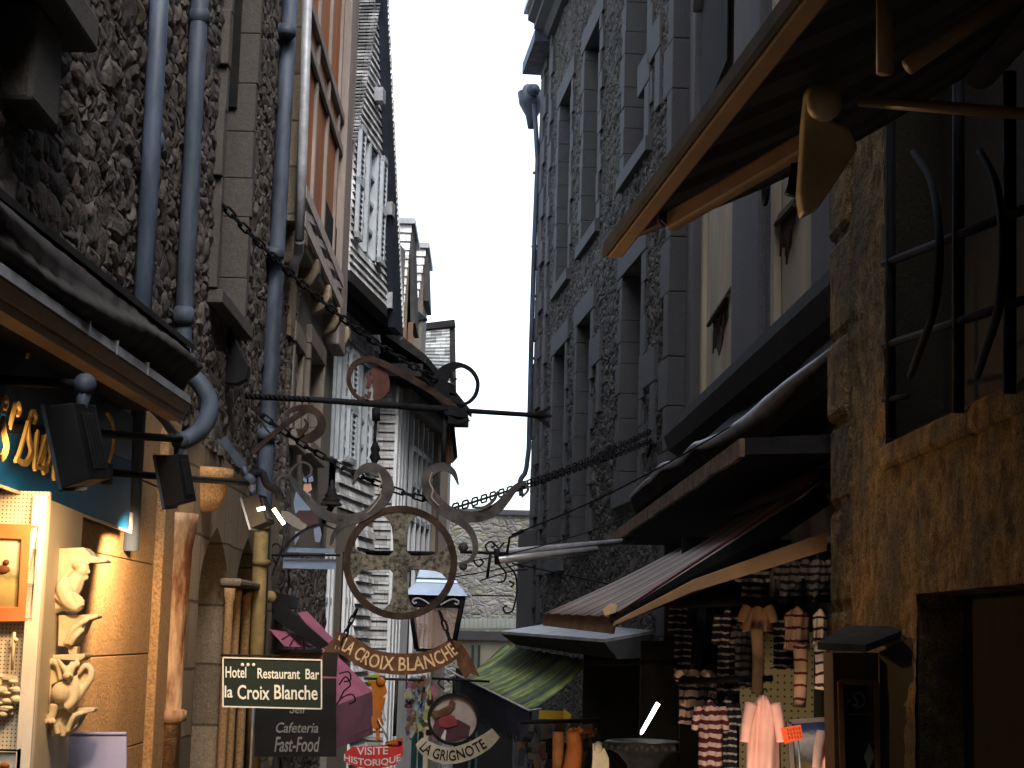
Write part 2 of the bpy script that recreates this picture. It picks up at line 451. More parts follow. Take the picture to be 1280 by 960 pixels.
def cuts(a, b, brk, step):
    bs = sorted({a, b} | {x for x in brk if a < x < b}); out = []
    for i in range(len(bs) - 1):
        n = max(1, int(round((bs[i + 1] - bs[i]) / step)))
        out += [bs[i] + (bs[i + 1] - bs[i]) * k / n for k in range(n)]
    return out + [b]
def wall_sheet(fac, u0, u1, z0, z1, ops=(), step=1.0, fine=None):
    mb = MB()
    us = cuts(u0, u1, [x for o in ops for x in o[:2]] + (list(fine[:2]) if fine else []), step)
    zs = cuts(z0, z1, [x for o in ops for x in o[2:4]] + (list(fine[2:4]) if fine else []), step)
    if fine:
        us = [u for i, u in enumerate(us) if (fine[0] - 1e-6 <= u <= fine[1] + 1e-6) or i % 8 == 0 or u in (u0, u1) or any(abs(u - x) < 1e-6 for o in ops for x in o[:2])]
        zs = [z for i, z in enumerate(zs) if (fine[2] - 1e-6 <= z <= fine[3] + 1e-6) or i % 8 == 0 or z in (z0, z1) or any(abs(z - x) < 1e-6 for o in ops for x in o[2:4])]
    idx = {}; vs = []; fs = []
    def vi(i, j):
        if (i, j) not in idx:
            idx[(i, j)] = len(vs); vs.append(fac.p(us[i], zs[j]))
        return idx[(i, j)]
    flip = fac.d.cross(V((0, 0, 1))).dot(fac.n) < 0
    for i in range(len(us) - 1):
        uc = (us[i] + us[i + 1]) / 2
        for j in range(len(zs) - 1):
            zc = (zs[j] + zs[j + 1]) / 2
            if any(o[0] < uc < o[1] and o[2] < zc < o[3] for o in ops): continue
            f = [vi(i, j), vi(i + 1, j), vi(i + 1, j + 1), vi(i, j + 1)]
            fs.append(f[::-1] if flip else f)
    mb.add(vs, fs, 0, True)
    return mb
def back_box(fac, u0, u1, z0, z1, th, mat, parent, name='core', gap=.5):
    mb = MB(); fac.box(mb, u0, u1, z0, z1, -gap - th, -gap); return mb.build(name, mat, parent)
def quoins(fac, mb, u, dirn, z0, z1, o0, o1, rng, wa=.16, wb=.3, hh=(.28, .5), jit=.008, soft=.002):
    z = z0
    k = rng.randint(0, 1)
    while z < z1 - .02:
        h = min(rng.uniform(*hh), z1 - z)
        if z1 - z - h < .12: h = z1 - z
        w = (wa if k % 2 else wb) * rng.uniform(.9, 1.1); k += 1
        fac.box(mb, u, u + dirn * w, z + soft, z + h - soft, o0, o1 + rng.uniform(-jit, jit))
        z += h
def stone_window(fac, root, r, depth, mat, proud=.05, rng=random, lint=.34, sill=.2, wa=.16, wb=.3, glass='glass', frame=True, mull=0):
    u0, u1, z0, z1 = r
    mb = MB()
    quoins(fac, mb, u0, -1, z0, z1, -depth, proud, rng, wa, wb)
    quoins(fac, mb, u1, 1, z0, z1, -depth, proud, rng, wa, wb)
    fac.box(mb, u0 - wb, u1 + wb, z1 + .004, z1 + lint, -depth, proud + .008)
    fac.box(mb, u0 - wb * .8, u1 + wb * .8, z0 - sill, z0 - .004, -depth, proud + .05)
    for k in range(mull):
        um = u0 + (u1 - u0) * (k + 1) / (mull + 1); fac.box(mb, um - .07, um + .07, z0, z1, -depth + .02, proud - .08)
    mb.build('window_surround', mat, root, bevel=.007)
    w = MB(); fac.box(w, u0, u1, z0, z1, -depth - .04, -depth - .01)
    win = w.build('window', M[glass], root)
    if frame:
        f = MB()
        for a, b in ((u0, u0 + .06), (u1 - .06, u1), ((u0 + u1) / 2 - .04, (u0 + u1) / 2 + .04)):
            fac.box(f, a, b, z0, z1, -depth - .008, -depth + .05)
        n = max(2, int((z1 - z0) / .55))
        for k in range(n + 1):
            zz = z0 + (z1 - z0) * k / n; fac.box(f, u0 + .06, u1 - .06, max(z0, zz - .025), min(z1, zz + .025), -depth - .006, -depth + .035)
        f.build('window_frame', M['greyzinc'], win)
    return win
def slate_rows(fac, mb, z0, z1, rowh, urange, ops=(), tilt=.03, off=0.0, mi=0, lip=.03):
    n = max(1, int(round((z1 - z0) / rowh))); h = (z1 - z0) / n
    for k in range(n):
        za = z0 + k * h; zb = za + h * 1.12; zc = za + h / 2
        ur = urange(zc)
        if ur is None: continue
        segs = [ur]
        for o in ops:
            if o[2] < zc < o[3]:
                new = []
                for a, b in segs:
                    if o[0] > a: new.append((a, min(b, o[0])))
                    if o[1] < b: new.append((max(a, o[1]), b))
                segs = [s for s in new if s[1] - s[0] > .01]
        for a, b in segs:
            if b <= a: continue
            j = random.uniform(-.004, .004)
            vs = [fac.p(a, za, off + tilt + j), fac.p(b, za, off + tilt + j), fac.p(b, zb, off), fac.p(a, zb, off),
                  fac.p(a, za, off + tilt - lip), fac.p(b, za, off + tilt - lip)]
            mb.add(vs, [(0, 1, 2, 3), (4, 5, 1, 0)], mi)
            mb.add([fac.p(a, za, off + tilt), fac.p(a, za, off - .03), fac.p(a, zb, off - .03), fac.p(a, zb, off)], [(0, 1, 2, 3)], mi)
            mb.add([fac.p(b, za, off + tilt), fac.p(b, za, off - .03), fac.p(b, zb, off - .03), fac.p(b, zb, off)], [(0, 1, 2, 3)], mi)

# ------------------------------------------------------------------ ground, sky
gm = MB()
ys = [-25, 4] + [4 + k * 1.0 for k in range(1, 40)] + [120, 400]
vs = []; fs = []
for i, y in enumerate(ys):
    z = gz(min(y, 44)) if y > 4 else 0
    for x in (-300, -12, 0, 12, 300): vs.append((x, y, z))
for i in range(len(ys) - 1):
    for k in range(4):
        a = i * 5 + k; fs.append((a, a + 1, a + 6, a + 5))
gm.add(vs, fs)
structure(gm.build('street_paving', granite('cobble_paving', (.16, .155, .15), .3, (.22, .16), (.06, .06, .06), .5, .8, 'X')))

# ------------------------------------------------------------------ left stone house (near)
fA = Fac((-2, -3), 0, 1)
hA = thing('stone_house', 'dark rubble stone house with three blue grey drainpipes above the lit craft shop', 'house', (-2.5, 6.6, 0))
rA = fA.rect(279, 314, -260, 405)
uA1 = fA.uz(320, 560)[0]
sillA = (fA.uz(-40, 20)[0], fA.uz(52, 40)[0], fA.uz(40, 40)[1], 7.2)
opsA = [rA, (sillA[0], sillA[1] - .02, sillA[2] + .16, 6.6)]
wall_sheet(fA, 0, 19.6, 2.85, 11, opsA, .035, (9.2, 19.6, 2.85, 8.4)).build('upper_wall', M['rubA'], hA, fix=False)
stone_window(fA, hA, rA, .5, M['stoneA'], .055, random.Random(3), wa=.1, wb=.15, sill=.1, frame=False, glass='dark')
mb = MB(); zq = fA.uz(300, 112)[1]; fA.box(mb, rA[1] - .035, rA[1] - .003, zq, rA[3] - .01, -.45, -.09); mb.build('jamb_shade', M['dark'], hA)  # dark sheet on the jamb stands in for shade in the window
mb = MB()
fA.box(mb, sillA[0] - .2, sillA[1] + .12, sillA[2], sillA[2] + .16, -.35, .22)
fA.box(mb, sillA[1] + .0, sillA[1] + .3, sillA[2] + .17, 6.8, -.35, .09)
fA.box(mb, sillA[1] - .55, sillA[1] - .12, sillA[2] - .42, sillA[2] - .01, -.1, .13)
mb.build('window_sill', M['stoneA'], hA, bevel=.02)
# ground floor of the house: ashlar with two pointed doorways
d1 = fA.rect(243, 279, 735, 960); d1 = (d1[0], d1[1], -2.5, fA.uz(262, 655)[1], fA.uz(262, 740)[1])
d2 = fA.rect(289, 313, 745, 960); d2 = (d2[0], d2[1], -2.5, fA.uz(301, 668)[1], fA.uz(301, 745)[1])
ops = [d1[:4], d2[:4]]
low = wall_sheet(fA, 0, 19.6, -2.5, 2.85, ops, .12)
def arch_fill(mb, fac, r, depth, n=12, th=.0):
    u0, u1, z0, za, zs = r; um = (u0 + u1) / 2; hw = (u1 - u0) / 2
    pts = []
    for i in range(n + 1):
        t = i / n; zz = zs + (za - zs) * math.sin(t * math.pi / 2)
        uu = hw * (1 - t ** 2.2) if t < 1 else 0
        pts.append((uu, zs + (za - zs) * t))
    for sgn in (-1, 1):
        for i in range(n):
            (a, za_), (b, zb_) = pts[i], pts[i + 1]
            e = um + sgn * hw
            mb.add([fac.p(um + sgn * a, za_), fac.p(e, za_), fac.p(e, zb_), fac.p(um + sgn * b, zb_)], [(0, 1, 2, 3)])
            mb.add([fac.p(um + sgn * a, za_), fac.p(um + sgn * b, zb_), fac.p(um + sgn * b, zb_, -depth), fac.p(um + sgn * a, za_, -depth)], [(0, 1, 2, 3)])
        mb.add([fac.p(um + sgn * hw, z0), fac.p(um + sgn * hw, zs), fac.p(um + sgn * hw, zs, -depth), fac.p(um + sgn * hw, z0, -depth)], [(0, 1, 2, 3)])
arch_fill(low, fA, d1, .5); arch_fill(low, fA, d2, .5)
low.build('ground_floor_wall', M['ashdark'], hA)
for d in (d1, d2):
    mb = MB(); fA.box(mb, d[0] - .05, d[1] + .05, d[2], d[3] + .05, -.6, -.5)
    dr = mb.build('door', M['dark'], hA)
for xx, r_ in ((287, .042), (297, .036), (309, .045)):
    mb = MB(); p = fA.at(xx, 740, .03)
    ztop = fA.uz(xx, 736)[1]
    mb.lathe((p.x, p.y, -2), [(r_, 0), (r_ * .8, ztop + 1.9), (r_, ztop + 1.93), (r_, ztop + 2.0)], 12)
    mb.build('doorway_shaft', M['ashlar'], hA)
mb = MB(); fA.box(mb, fA.uz(282, 730)[0], fA.uz(314, 730)[0], fA.uz(298, 737)[1] + .01, fA.uz(298, 726)[1], -.05, .12); mb.build('impost', M['ashdark'], hA, bevel=.02)
# lit stone pier beside the shop, with a moulded edge
pr = fA.rect(100, 172, 640, 900)
mb = MB(); rg = random.Random(5)
z = -2.2
while z < 2.8:
    h = rg.uniform(.45, .56); fA.box(mb, 11.0, fA.uz(176, 800)[0], z + .0015, min(2.82, z + h - .0015), -.3, .05 + rg.uniform(-.0015, .0015)); z += h
fA.box(mb, fA.uz(176, 800)[0] + .01, fA.uz(192, 800)[0], -2.2, 2.82, -.3, .1)
mb.build('stone_pier', M['ashlar'], hA, bevel=.006)
mb = MB()
c0 = fA.at(236, 584, 0); c1 = fA.at(274, 588, 0)
cc = (c0 + c1) / 2
mb.lathe((-2, cc.y, cc.z - .30), [(.03, 0), (.1, .02), (.15, .1), (.17, .22), (.2, .235), (.2, .30)], 20)
mb.build('corbel', M['ashlar'], hA)
mb = MB(); fA.box(mb, 0, 19.55, -2.5, 11, -1.2, -.75); fA.box(mb, -24, -.01, -3, 14, -1.2, 0); mb.build('inner_wall', M['dark'], hA)  # also an unseen wall behind the camera, added to cut sky light
mb = MB(); mb.prism([fA.p(0, 11, .35), fA.p(0, 11.25, .35), fA.p(0, 14, -3), fA.p(0, 11, -3)], fA.d * 19.6); mb.build('roof', M['roofslate'], hA)

# terracotta painted round column with a bell top
mb = MB()
p0 = fA.at(207, 650, .02)
yy = p0.y
zt = P(216, 642, yy).z; zc = P(208, 892, yy).z
prof = [(.12, gz(yy)), (.11, zc - .05), (.14, zc - .04), (.14, zc + .02), (.105, zc + .03), (.108, zc + .5), (.12, zt - .35), (.12, zt - .22), (.145, zt - .06), (.15, zt)]
mb.lathe((-1.93, yy, 0), prof, 24)
tag(mb.build('round_column', M['terra']), 'rusty terracotta coloured round column with a bell top beside the lit stone pier', 'column')

# ------------------------------------------------------------------ drainpipes
def pipe_line(px_list, X, n=1):
    return [PX(a, b, X) for a, b in px_list]
def drainpipe(name_label, pts, r, mat, joints, group='painted drainpipes on the left wall', grp=True, extra=None):
    base = V(pts[-1])
    t = thing('drainpipe', name_label, 'drainpipe', base, group if grp else None)
    mb = MB(); mb.tube(pts, r, 14); mb.build('pipe', mat, t)
    for i, j in enumerate(joints):
        k = MB(); c, dr = j
        dr = V(dr).normalized()
        k.tube([c - dr * .06, c - dr * .035, c - dr * .03, c + dr * .03, c + dr * .035, c + dr * .05], [r * 1.01, r * 1.14, r * 1.22, r * 1.22, r * 1.12, r * 1.01], 14)
        k.build('collar', mat, t)
    return t
def on(pts, py, i=0):
    return None
X1 = -1.93
a = PX(207, -140, X1); b = PX(177, 412, X1)
mid = a.lerp(b, .58)
drainpipe('wide blue grey drainpipe nearest the camera, its foot hidden behind the shop canopy', [a, a.lerp(b, .5), V((b.x, b.y, b.z - 1.2))], .052, M['zinc'], [(PX(191, 178, X1), b - a)])
a = PX(257, -140, X1); b = PX(228, 430, X1)
Yp = b.y
bend = [a, a.lerp(b, .5), b] + spline([b + V((0, 0, -.08)), P(232, 462, Yp), P(250, 480, Yp), P(262, 505, Yp), P(254, 533, Yp - .02), P(236, 548, Yp - .03), P(214, 556, Yp - .05)], 6)
drainpipe('blue grey drainpipe with a wide swan neck bend at its foot', bend, .055, M['zinc2'], [(PX(249, 22, X1), b - a), (PX(229, 396, X1), b - a), (P(231, 452, Yp), V((0, 0, 1)))])
a = PX(370, -140, X1); b = PX(333, 560, X1)
drainpipe('slim blue grey drainpipe at the far edge of the rubble wall', [a, a.lerp(b, .5), b, V((b.x, b.y, gz(b.y)))], .07, M['zinc2'], [(PX(358, 40, X1), b - a), (PX(343, 318, X1), b - a), (PX(333, 545, X1), b - a)])
# ochre pipe lit by the floodlight, lower down
mb = MB(); Yq = PX(325, 700, -1.9).y
mb.tube([P(327, 652, Yq), P(322, 780, Yq), P(316, 965, Yq)], .06, 14)
for yy in (655, 700): mb.tube([P(327, yy, Yq), P(327, yy + 7, Yq)], .075, 14)
tag(mb.build('drainpipe', M['yellowpipe']), 'ochre pipe lit warm beside the far arched doorway', 'drainpipe')

# ------------------------------------------------------------------ left: granite house with timber upper storey
fB = Fac((-2, 16.6), 0, 1)
hB = thing('timber_house', 'granite house with an orange panelled timber upper storey and cross braced balcony', 'house', (-2.6, 19.5, 0))
uB1 = fB.uz(416, 480)[0]
zj = fB.uz(396, 368)[1]
wB = fB.rect(362, 372, 432, 545); wB2 = fB.rect(381, 398, 440, 560)
wBtop = fB.uz(392, 425)[1]
mb = wall_sheet(fB, .0, uB1, -3, zj + .3, [wB, wB2], .5)
mb.build('granite_wall', M['stoneB'], hB)
for i, w in enumerate((wB, wB2)):
    stone_window(fB, hB, w, .35, M['stoneB'], .05, random.Random(20 + i), .2, .16, .1, .14, mull=0)
mb = MB(); fB.box(mb, wB[0] - .3, uB1, wBtop + .45, wBtop + .62, -.1, .14); mb.build('drip_moulding', M['stoneB'], hB, bevel=.03)
fB3 = Fac((-1.97, 16.6), 0, 1); wall_sheet(fB3, .8, uB1 - .05, -3, fB3.uz(380, 694)[1], (), .06).build('rubble_base', M['rubA'], hB, fix=False)
mb = MB(); fB.box(mb, .1, .75, -3, zj, 0, .03)
mb.build('corner_pier', M['rubA'], hB)
# rows of stout corbels
zc0 = fB.uz(405, 400)[1]
uL, uR = fB.uz(372, 200, .12)[0], fB.uz(440, 150, .12)[0]
nC = 5
for k in range(nC):
    uu = uL + .25 + (uB1 - uL - .5) * k / (nC - 1)
    mb = MB()
    poly = [fB.p(uu, zj + .02, -.05), fB.p(uu, zj + .02, .2), fB.p(uu, zj - .12, .2), fB.p(uu, zj - .24, .14), fB.p(uu, zj - .3, .06), fB.p(uu, zj - .33, -.05)]
    mb.prism(poly, fB.d * .2); mb.build('corbel', M['ashdark'], hB, bevel=.03)
zbt = zj + .06
fB2 = Fac((-2 + .12, 16.6), 0, 1)
uL, uR = fB2.uz(374, 250)[0], fB2.uz(436, 250)[0]
zrail = fB2.uz(397, 288)[1]
mb = MB(); fB2.box(mb, uL, uR, zbt, 12, -.3, -.06); mb.build('infill_panel', M['panelwood'], hB)
mb = MB(); fB2.box(mb, uL - .25, uL - .005, zbt - .02, 12, -.13, -.01); mb.build('end_wall', M['ashdark'], hB)
mb = MB()
nP = 4
posts = [uL + (uR - uL) * t for t in (0, .27, .5, .74)]
for uu in posts: fB2.box(mb, uu, uu + .12, zbt, 12, -.08, -.025)
for zz in (zbt, zrail - .08, zrail + 1.5, fB2.uz(405, 60)[1]):
    fB2.box(mb, uL, uR, zz, zz + .12, -.07, -.01)
mb.build('timber_post', M['postwood'], hB, bevel=.01)
mb = MB()
zA = fB2.uz(405, 130)[1]
for i in range(len(posts)):
    u0 = posts[i] + .13; u1 = (posts[i + 1] if i + 1 < len(posts) else uR) - .02
    for za_, zb_ in (((zrail + .12, zrail + .62),) if i >= 2 else ()) + ((zA + .12, zA + .3),):
        mb = MB(); fB2.box(mb, u0, u1, za_, zb_, -.058, -.045); mb.build('window', M['dark'], hB)
mb = MB(); fB2.box(mb, uR - .9, uR + .02, zj - .35, 12, -.2, .03); mb.build('corner_post', M['postwood'], hB, bevel=.02)
mb = MB()
uA, uB_ = uL + .05, uR - .9
nX = 4
for i in range(nX):
    u0 = uA + (uB_ - uA) * i / nX; u1 = uA + (uB_ - uA) * (i + 1) / nX
    for (a, b), o_ in (((u0, u1), .045), ((u1, u0), .03)):
        mb.ribbon([fB2.p(a, zbt + .12, o_), fB2.p(b, zrail - .07, o_)], .07, .012, fB2.n)
fB2.box(mb, uA, uB_, zrail - .08, zrail + .04, -.004, .06); fB2.box(mb, uA, uB_, zbt + .0, zbt + .12, -.004, .06)
mb.build('balcony_brace', M['paleoak'], hB)
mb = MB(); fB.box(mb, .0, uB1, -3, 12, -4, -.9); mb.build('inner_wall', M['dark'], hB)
mb = MB(); fB.box(mb, -.05, .28, zj - .9, 12, -.5, .04); mb.build('party_wall', M['ashdark'], hB)
mb = MB(); mb.prism([fB.p(0, 12, .55), fB.p(0, 12.2, .55), fB.p(0, 15, -3), fB.p(0, 12, -3)], fB.d * uB1); mb.build('roof', M['roofslate'], hB)

# lead downpipe of the timber house
pts = [PX(388, -120, -1.82), PX(378, 200, -1.82), PX(374, 300, -1.82)]
mb = MB(); mb.tube(pts, .045, 10); mb.tube(spline([pts[-1], PX(373, 316, -1.84), PX(368, 330, -1.88), PX(365, 345, -1.93)], 5), .045, 10)
tag(mb.build('drainpipe', M['greyzinc']), 'short grey lead downpipe on the timber house ending in an elbow', 'drainpipe', 'painted drainpipes on the left wall')

# ------------------------------------------------------------------ left: slate hung gable house
fC = Fac((-2, 22.7), 7.5, 1)
fC2 = Fac((-2 + .35, 22.7), 7.5, 1)
hC = thing('slate_house', 'slate hung house with a steep street gable and shuttered windows', 'house', (-2.4, 25, 0))
zjC = fC2.uz(470, 372)[1]
uE = fC2.uz(494, 380)[0]
u0C = fC2.uz(437, 300)[0]
zEl = fC2.uz(440, 168)[1]; zEr = fC2.uz(497, 395)[1]
uPk = fC2.uz(474, -15)[0]; zPk = fC2.uz(474, -15)[1]
def urC(z):
    a = u0C; b = uE
    if z > zEl: a = u0C + (uPk - u0C) * (z - zEl) / (zPk - zEl)
    if z > zEr: b = uE + (uPk - uE) * min(1, (z - zEr) / (zPk - zEr)) ** .8
    return (a, b) if b - a > .02 else None
w1 = fC2.rect(447, 470, 175, 318)
mb = MB(); slate_rows(fC2, mb, zjC, zPk, .10, urC, [w1], .035)
mb.build('gable_slating', M['slate'], hC, fix=False)
mb = MB()
fC2.box(mb, u0C, uE, zjC - .14, zjC, -.6, .03)
mb.build('jetty_beam', M['darkroof'], hC)
def shutter_window(fac, root, r, shut=(1, 1), wood='whitewood', panes=(2, 4), proud=.03, shw=.42):
    u0, u1, z0, z1 = r
    w = MB(); fac.box(w, u0, u1, z0, z1, -.14, -.1); win = w.build('window', M['glass'], root)
    f = MB()
    for a, b in ((u0, u0 + .07), (u1 - .07, u1), ((u0 + u1) / 2 - .05, (u0 + u1) / 2 + .05)): fac.box(f, a, b, z0, z1, -.098, proud)
    for k in range(panes[1] + 1):
        zz = z0 + (z1 - z0) * k / panes[1]; fac.box(f, u0 + .07, u1 - .07, max(z0, zz - .025), min(z1, zz + .025), -.09, -.01)
    f.build('window_frame', M[wood], win)
    for s, on_ in zip((-1, 1), shut):
        if not on_: continue
        sh = MB(); e = u0 if s < 0 else u1
        a0, a1 = (e - shw, e - .01) if s < 0 else (e + .01, e + shw)
        fac.box(sh, a0, a0 + .05, z0, z1, .04, .09); fac.box(sh, a1 - .05, a1, z0, z1, .04, .09)
        n = int((z1 - z0) / .07)
        for k in range(n):
            zz = z0 + (z1 - z0) * (k + .5) / n
            sh.add([fac.p(a0 + .05, zz - .03, .085), fac.p(a1 - .05, zz - .03, .085), fac.p(a1 - .05, zz + .035, .05), fac.p(a0 + .05, zz + .035, .05)], [(0, 1, 2, 3)])
        fac.box(sh, a0, a1, (z0 + z1) / 2 - .05, (z0 + z1) / 2 + .05, .042, .095); fac.box(sh, a0, a1, z1 - .07, z1 + .0, .042, .095); fac.box(sh, a0, a1, z0, z0 + .07, .042, .095)
        sh.build('shutter', M[wood], root)
shutter_window(fC2, hC, w1, (1, 1), 'palepaint', shw=.3)
# side slope of the roof towards the camera, and bargeboard with overhang
pkF = fC2.p(uPk, zPk + .05, .07); elF = fC2.p(u0C - .1, zEl - .1, .07)
fr = Fac((0, 0), 0, 1)
mb = MB()
nrow = 46
bk = -fC2.n * 4.5
for k in range(nrow):
    t0, t1 = k / nrow, (k + 1.12) / nrow
    a = elF.lerp(pkF, t0); b = elF.lerp(pkF, min(1, t1))
    up = V((0, 0, 1)) * .035 - fC2.d * .03
    mb.add([a + up, a + up + bk, b + bk, b, a + up * .55, a + up * .55 + bk], [(0, 1, 2, 3), (4, 5, 1, 0)])
mb.build('roof_slope', M['slateX'], hC, fix=False)
# far rake of the roof with its thick slated edge
erF = fC2.p(uE + .05, zEr - .3, .09)
for (p, q, nm) in ((pkF, erF, 'roof'),):
    mb = MB()
    mb.add([p, q, q + bk, p + bk], [(0, 1, 2, 3)])
    mb.add([p + V((0, 0, .12)), q + V((0, 0, .12)), q + bk + V((0, 0, .12)), p + bk + V((0, 0, .12))], [(0, 1, 2, 3)])
    mb.build('roof', M['darkroof'], hC, fix=False)
mb = MB()
steps = 60
dn = (erF - pkF)
for k in range(steps):
    a = pkF + dn * (k / steps); b = pkF + dn * ((k + 1.1) / steps)
    mb.box((a + b) / 2 + V((0, 0, .1)) + fC2.n * .03, (.02, .12, (b - a).length * .9), 0, Matrix.Rotation(0, 3, 'X'))
mb.build('rake_slating', M['slate'], hC)
mb = MB(); q_ = fC2.n * .03; mb.prism([pkF + q_ - V((0, 0, .02)), erF + q_ - V((0, 0, .02)), erF + q_ - fC2.d * .62, pkF + q_ - fC2.d * .22 - V((0, 0, .25))], -fC2.n * .1); mb.build('rake_soffit', paint('navy_soffit', (.022, .026, .04), .7), hC)
mb = MB(); mb.ribbon([pkF - V((0, 0, .05)), erF - V((0, 0, .05))], .12, .04, fC2.n); mb.build('bargeboard', M['greyzinc'], hC)
for yy, xx in ((120, 470), (262, 482)):
    mb = MB(); q = fC2.at(xx, yy, .03); mb.box(q, (.2, .22, .18), 0, fC2.rot); mb.build('purlin_end', M['greyzinc'], hC)
# grey boarded corner below the eave
mb = MB(); uc = fC2.uz(481, 380)[0]; fC2.box(mb, uc, uE + .1, zjC - .02, fC2.uz(487, 300)[1], -.1, .1); mb.build('corner_boarding', M['greyzinc'], hC)
# lower storey
uF = fC.uz(471, 480)[0]
w2 = fC.rect(416, 430, 428, 575); w3 = fC.rect(440, 458, 455, 588)
zlo = fC.uz(440, 640)[1]
mb = MB(); slate_rows(fC, mb, zlo, zjC - .12, .16, lambda z: (0, uF), [w2, w3], .04)
mb.build('lower_slating', M['slate'], hC, fix=False)
shutter_window(fC, hC, w2, (0, 1), 'palepaint', shw=.45); shutter_window(fC, hC, w3, (1, 1), 'palepaint', shw=.4)
mb = MB(); fC.box(mb, -.05, uF, -3, zlo - .01, -.3, .02); mb.build('shop_wall', M['stoneB'], hC)
mb = MB(); uq = fC.uz(440, 740)[0]; slate_rows(fC, mb, -1.2, zlo - .15, .15, lambda z: (uq, uF - .02), (), .045, .03); mb.build('shopfront_slating', M['slate'], hC, fix=False)
for xs in ((398, 410), (424, 434)):
    r = fC.rect(xs[0], xs[1], 690, 815); mb = MB(); fC.box(mb, r[0], r[1], r[2], r[3], .021, .04); w = mb.build('window', M['glass'], hC)
    f = MB()
    for a in (r[0], (r[0] + r[1]) / 2 - .03, r[1] - .08): fC.box(f, a, a + .08, r[2], r[3], .041, .08)
    for zz in (r[2], (r[2] + r[3]) / 2, r[3] - .06): fC.box(f, r[0] + .08, r[1] - .08, zz, zz + .06, .0415, .07)
    f.build('window_frame', M['whitewood'], w)
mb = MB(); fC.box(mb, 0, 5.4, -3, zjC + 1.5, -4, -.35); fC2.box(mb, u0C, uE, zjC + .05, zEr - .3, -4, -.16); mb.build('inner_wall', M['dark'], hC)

# ------------------------------------------------------------------ left: house with the white bay window
Yd = 25.5
xd0 = P(465, 600, Yd).x - .15; xd1 = P(491, 600, Yd).x
fDs = Fac((xd0, Yd), 90, 1)      # end wall towards the camera (runs left to right)
fD = Fac((xd1, Yd), 5.5, 1)
hD = thing('slate_house', 'slate hung house with a white multi pane bay window behind the iron cross sign', 'house', (xd0 - .4, Yd + 2, 0))
zDe = P(485, 452, Yd).z
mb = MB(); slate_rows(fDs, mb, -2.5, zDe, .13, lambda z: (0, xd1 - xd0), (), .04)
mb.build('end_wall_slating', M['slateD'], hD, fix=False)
uD = fD.uz(546, 600)[0]
mb = MB(); fD.box(mb, 0, uD, -3, zDe - .1, -.5, -.06); mb.build('front_wall', M['whitewood'], hD)
mb = MB()
for k in range(4):
    uu = .05 + k * .32; fD.box(mb, uu, uu + .17, -2.5, zDe - .35, -.055, .04)
mb.build('white_boarding', M['whitewood'], hD, bevel=.01)
for (xa, xb, ya, yb) in ((512, 538, 520, 700), (514, 540, 716, 850)):
    r = fD.rect(xa, xb, ya, yb); mb = MB(); fD.box(mb, *r, -.055, -.03); w = mb.build('window', M['glass'], hD)
    f = MB()
    for k in range(5):
        uu = r[0] + (r[1] - r[0] - .1) * k / 4; fD.box(f, uu, uu + (.12 if k in (0, 4) else .07), r[2], r[3], -.0295, .03)
    for k in range(5):
        zz = r[2] + (r[3] - r[2] - .08) * k / 4; fD.box(f, r[0] + .12, r[1] - .1, zz, zz + .08, -.029, .02)
    f.build('window_frame', M['whitewood'], w)
mb = MB(); fD.box(mb, uD - .35, uD + .1, -3, zDe - .4, -.4, .05); mb.build('corner_post', M['creamwall'], hD)
# deep eaves with a slated slope
e0 = P(482, 430, Yd - .2); 
mb = MB()
fD.box(mb, -.5, uD + .7, zDe - .28, zDe - .1, -1.5, .45)
mb.build('eaves_board', M['darkroof'], hD)
mb = MB()
mb.prism([fD.p(-.5, zDe - .1, .5), fD.p(-.5, zDe + .02, .5), fD.p(-.5, zDe + 1.6, -1.6), fD.p(-.5, zDe + 1.3, -1.6)], fD.d * (uD + 1.2)); mb.build('roof', M['darkroof'], hD)
mb = MB(); fD.box(mb, .4, uD + .3, zDe - .55, zDe - .3, -.3, .18); mb.build('cornice', M['postwood'], hD, bevel=.04)
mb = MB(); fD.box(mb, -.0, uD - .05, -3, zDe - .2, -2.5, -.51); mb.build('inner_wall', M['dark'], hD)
mb = MB()
q0 = P(500, 405, 27.6)
for k in range(4):
    mb.bb((P(484 + k * 8, 470, 27.6).x, 27.6, P(484, 470, 27.6).z), (P(490 + k * 8, 470, 27.6).x, 27.68, P(484, 402, 27.6).z))
mb.build('upper_boarding', M['ochrewood'], hD)

# brown gable end timbers beyond the bay window
mb = MB()
for i, (xa, xb) in enumerate(((553, 561), (561, 566), (566, 571))):
    mb.prism([P(xa - 3, 520, 30 + i * .3), P(xb - 4, 520, 30 + i * .3), P(xb + 1, 578 - i * 4, 30 + i * .3), P(xa - 1, 586 - i * 4, 30 + i * .3)], V((0, .25, 0)), i)
tag(mb.build('roof_verge', [M['wood'], M['ochrewood'], M['darkroof']]), 'weathered brown boarded verge hanging beyond the white bay window', 'boarding')

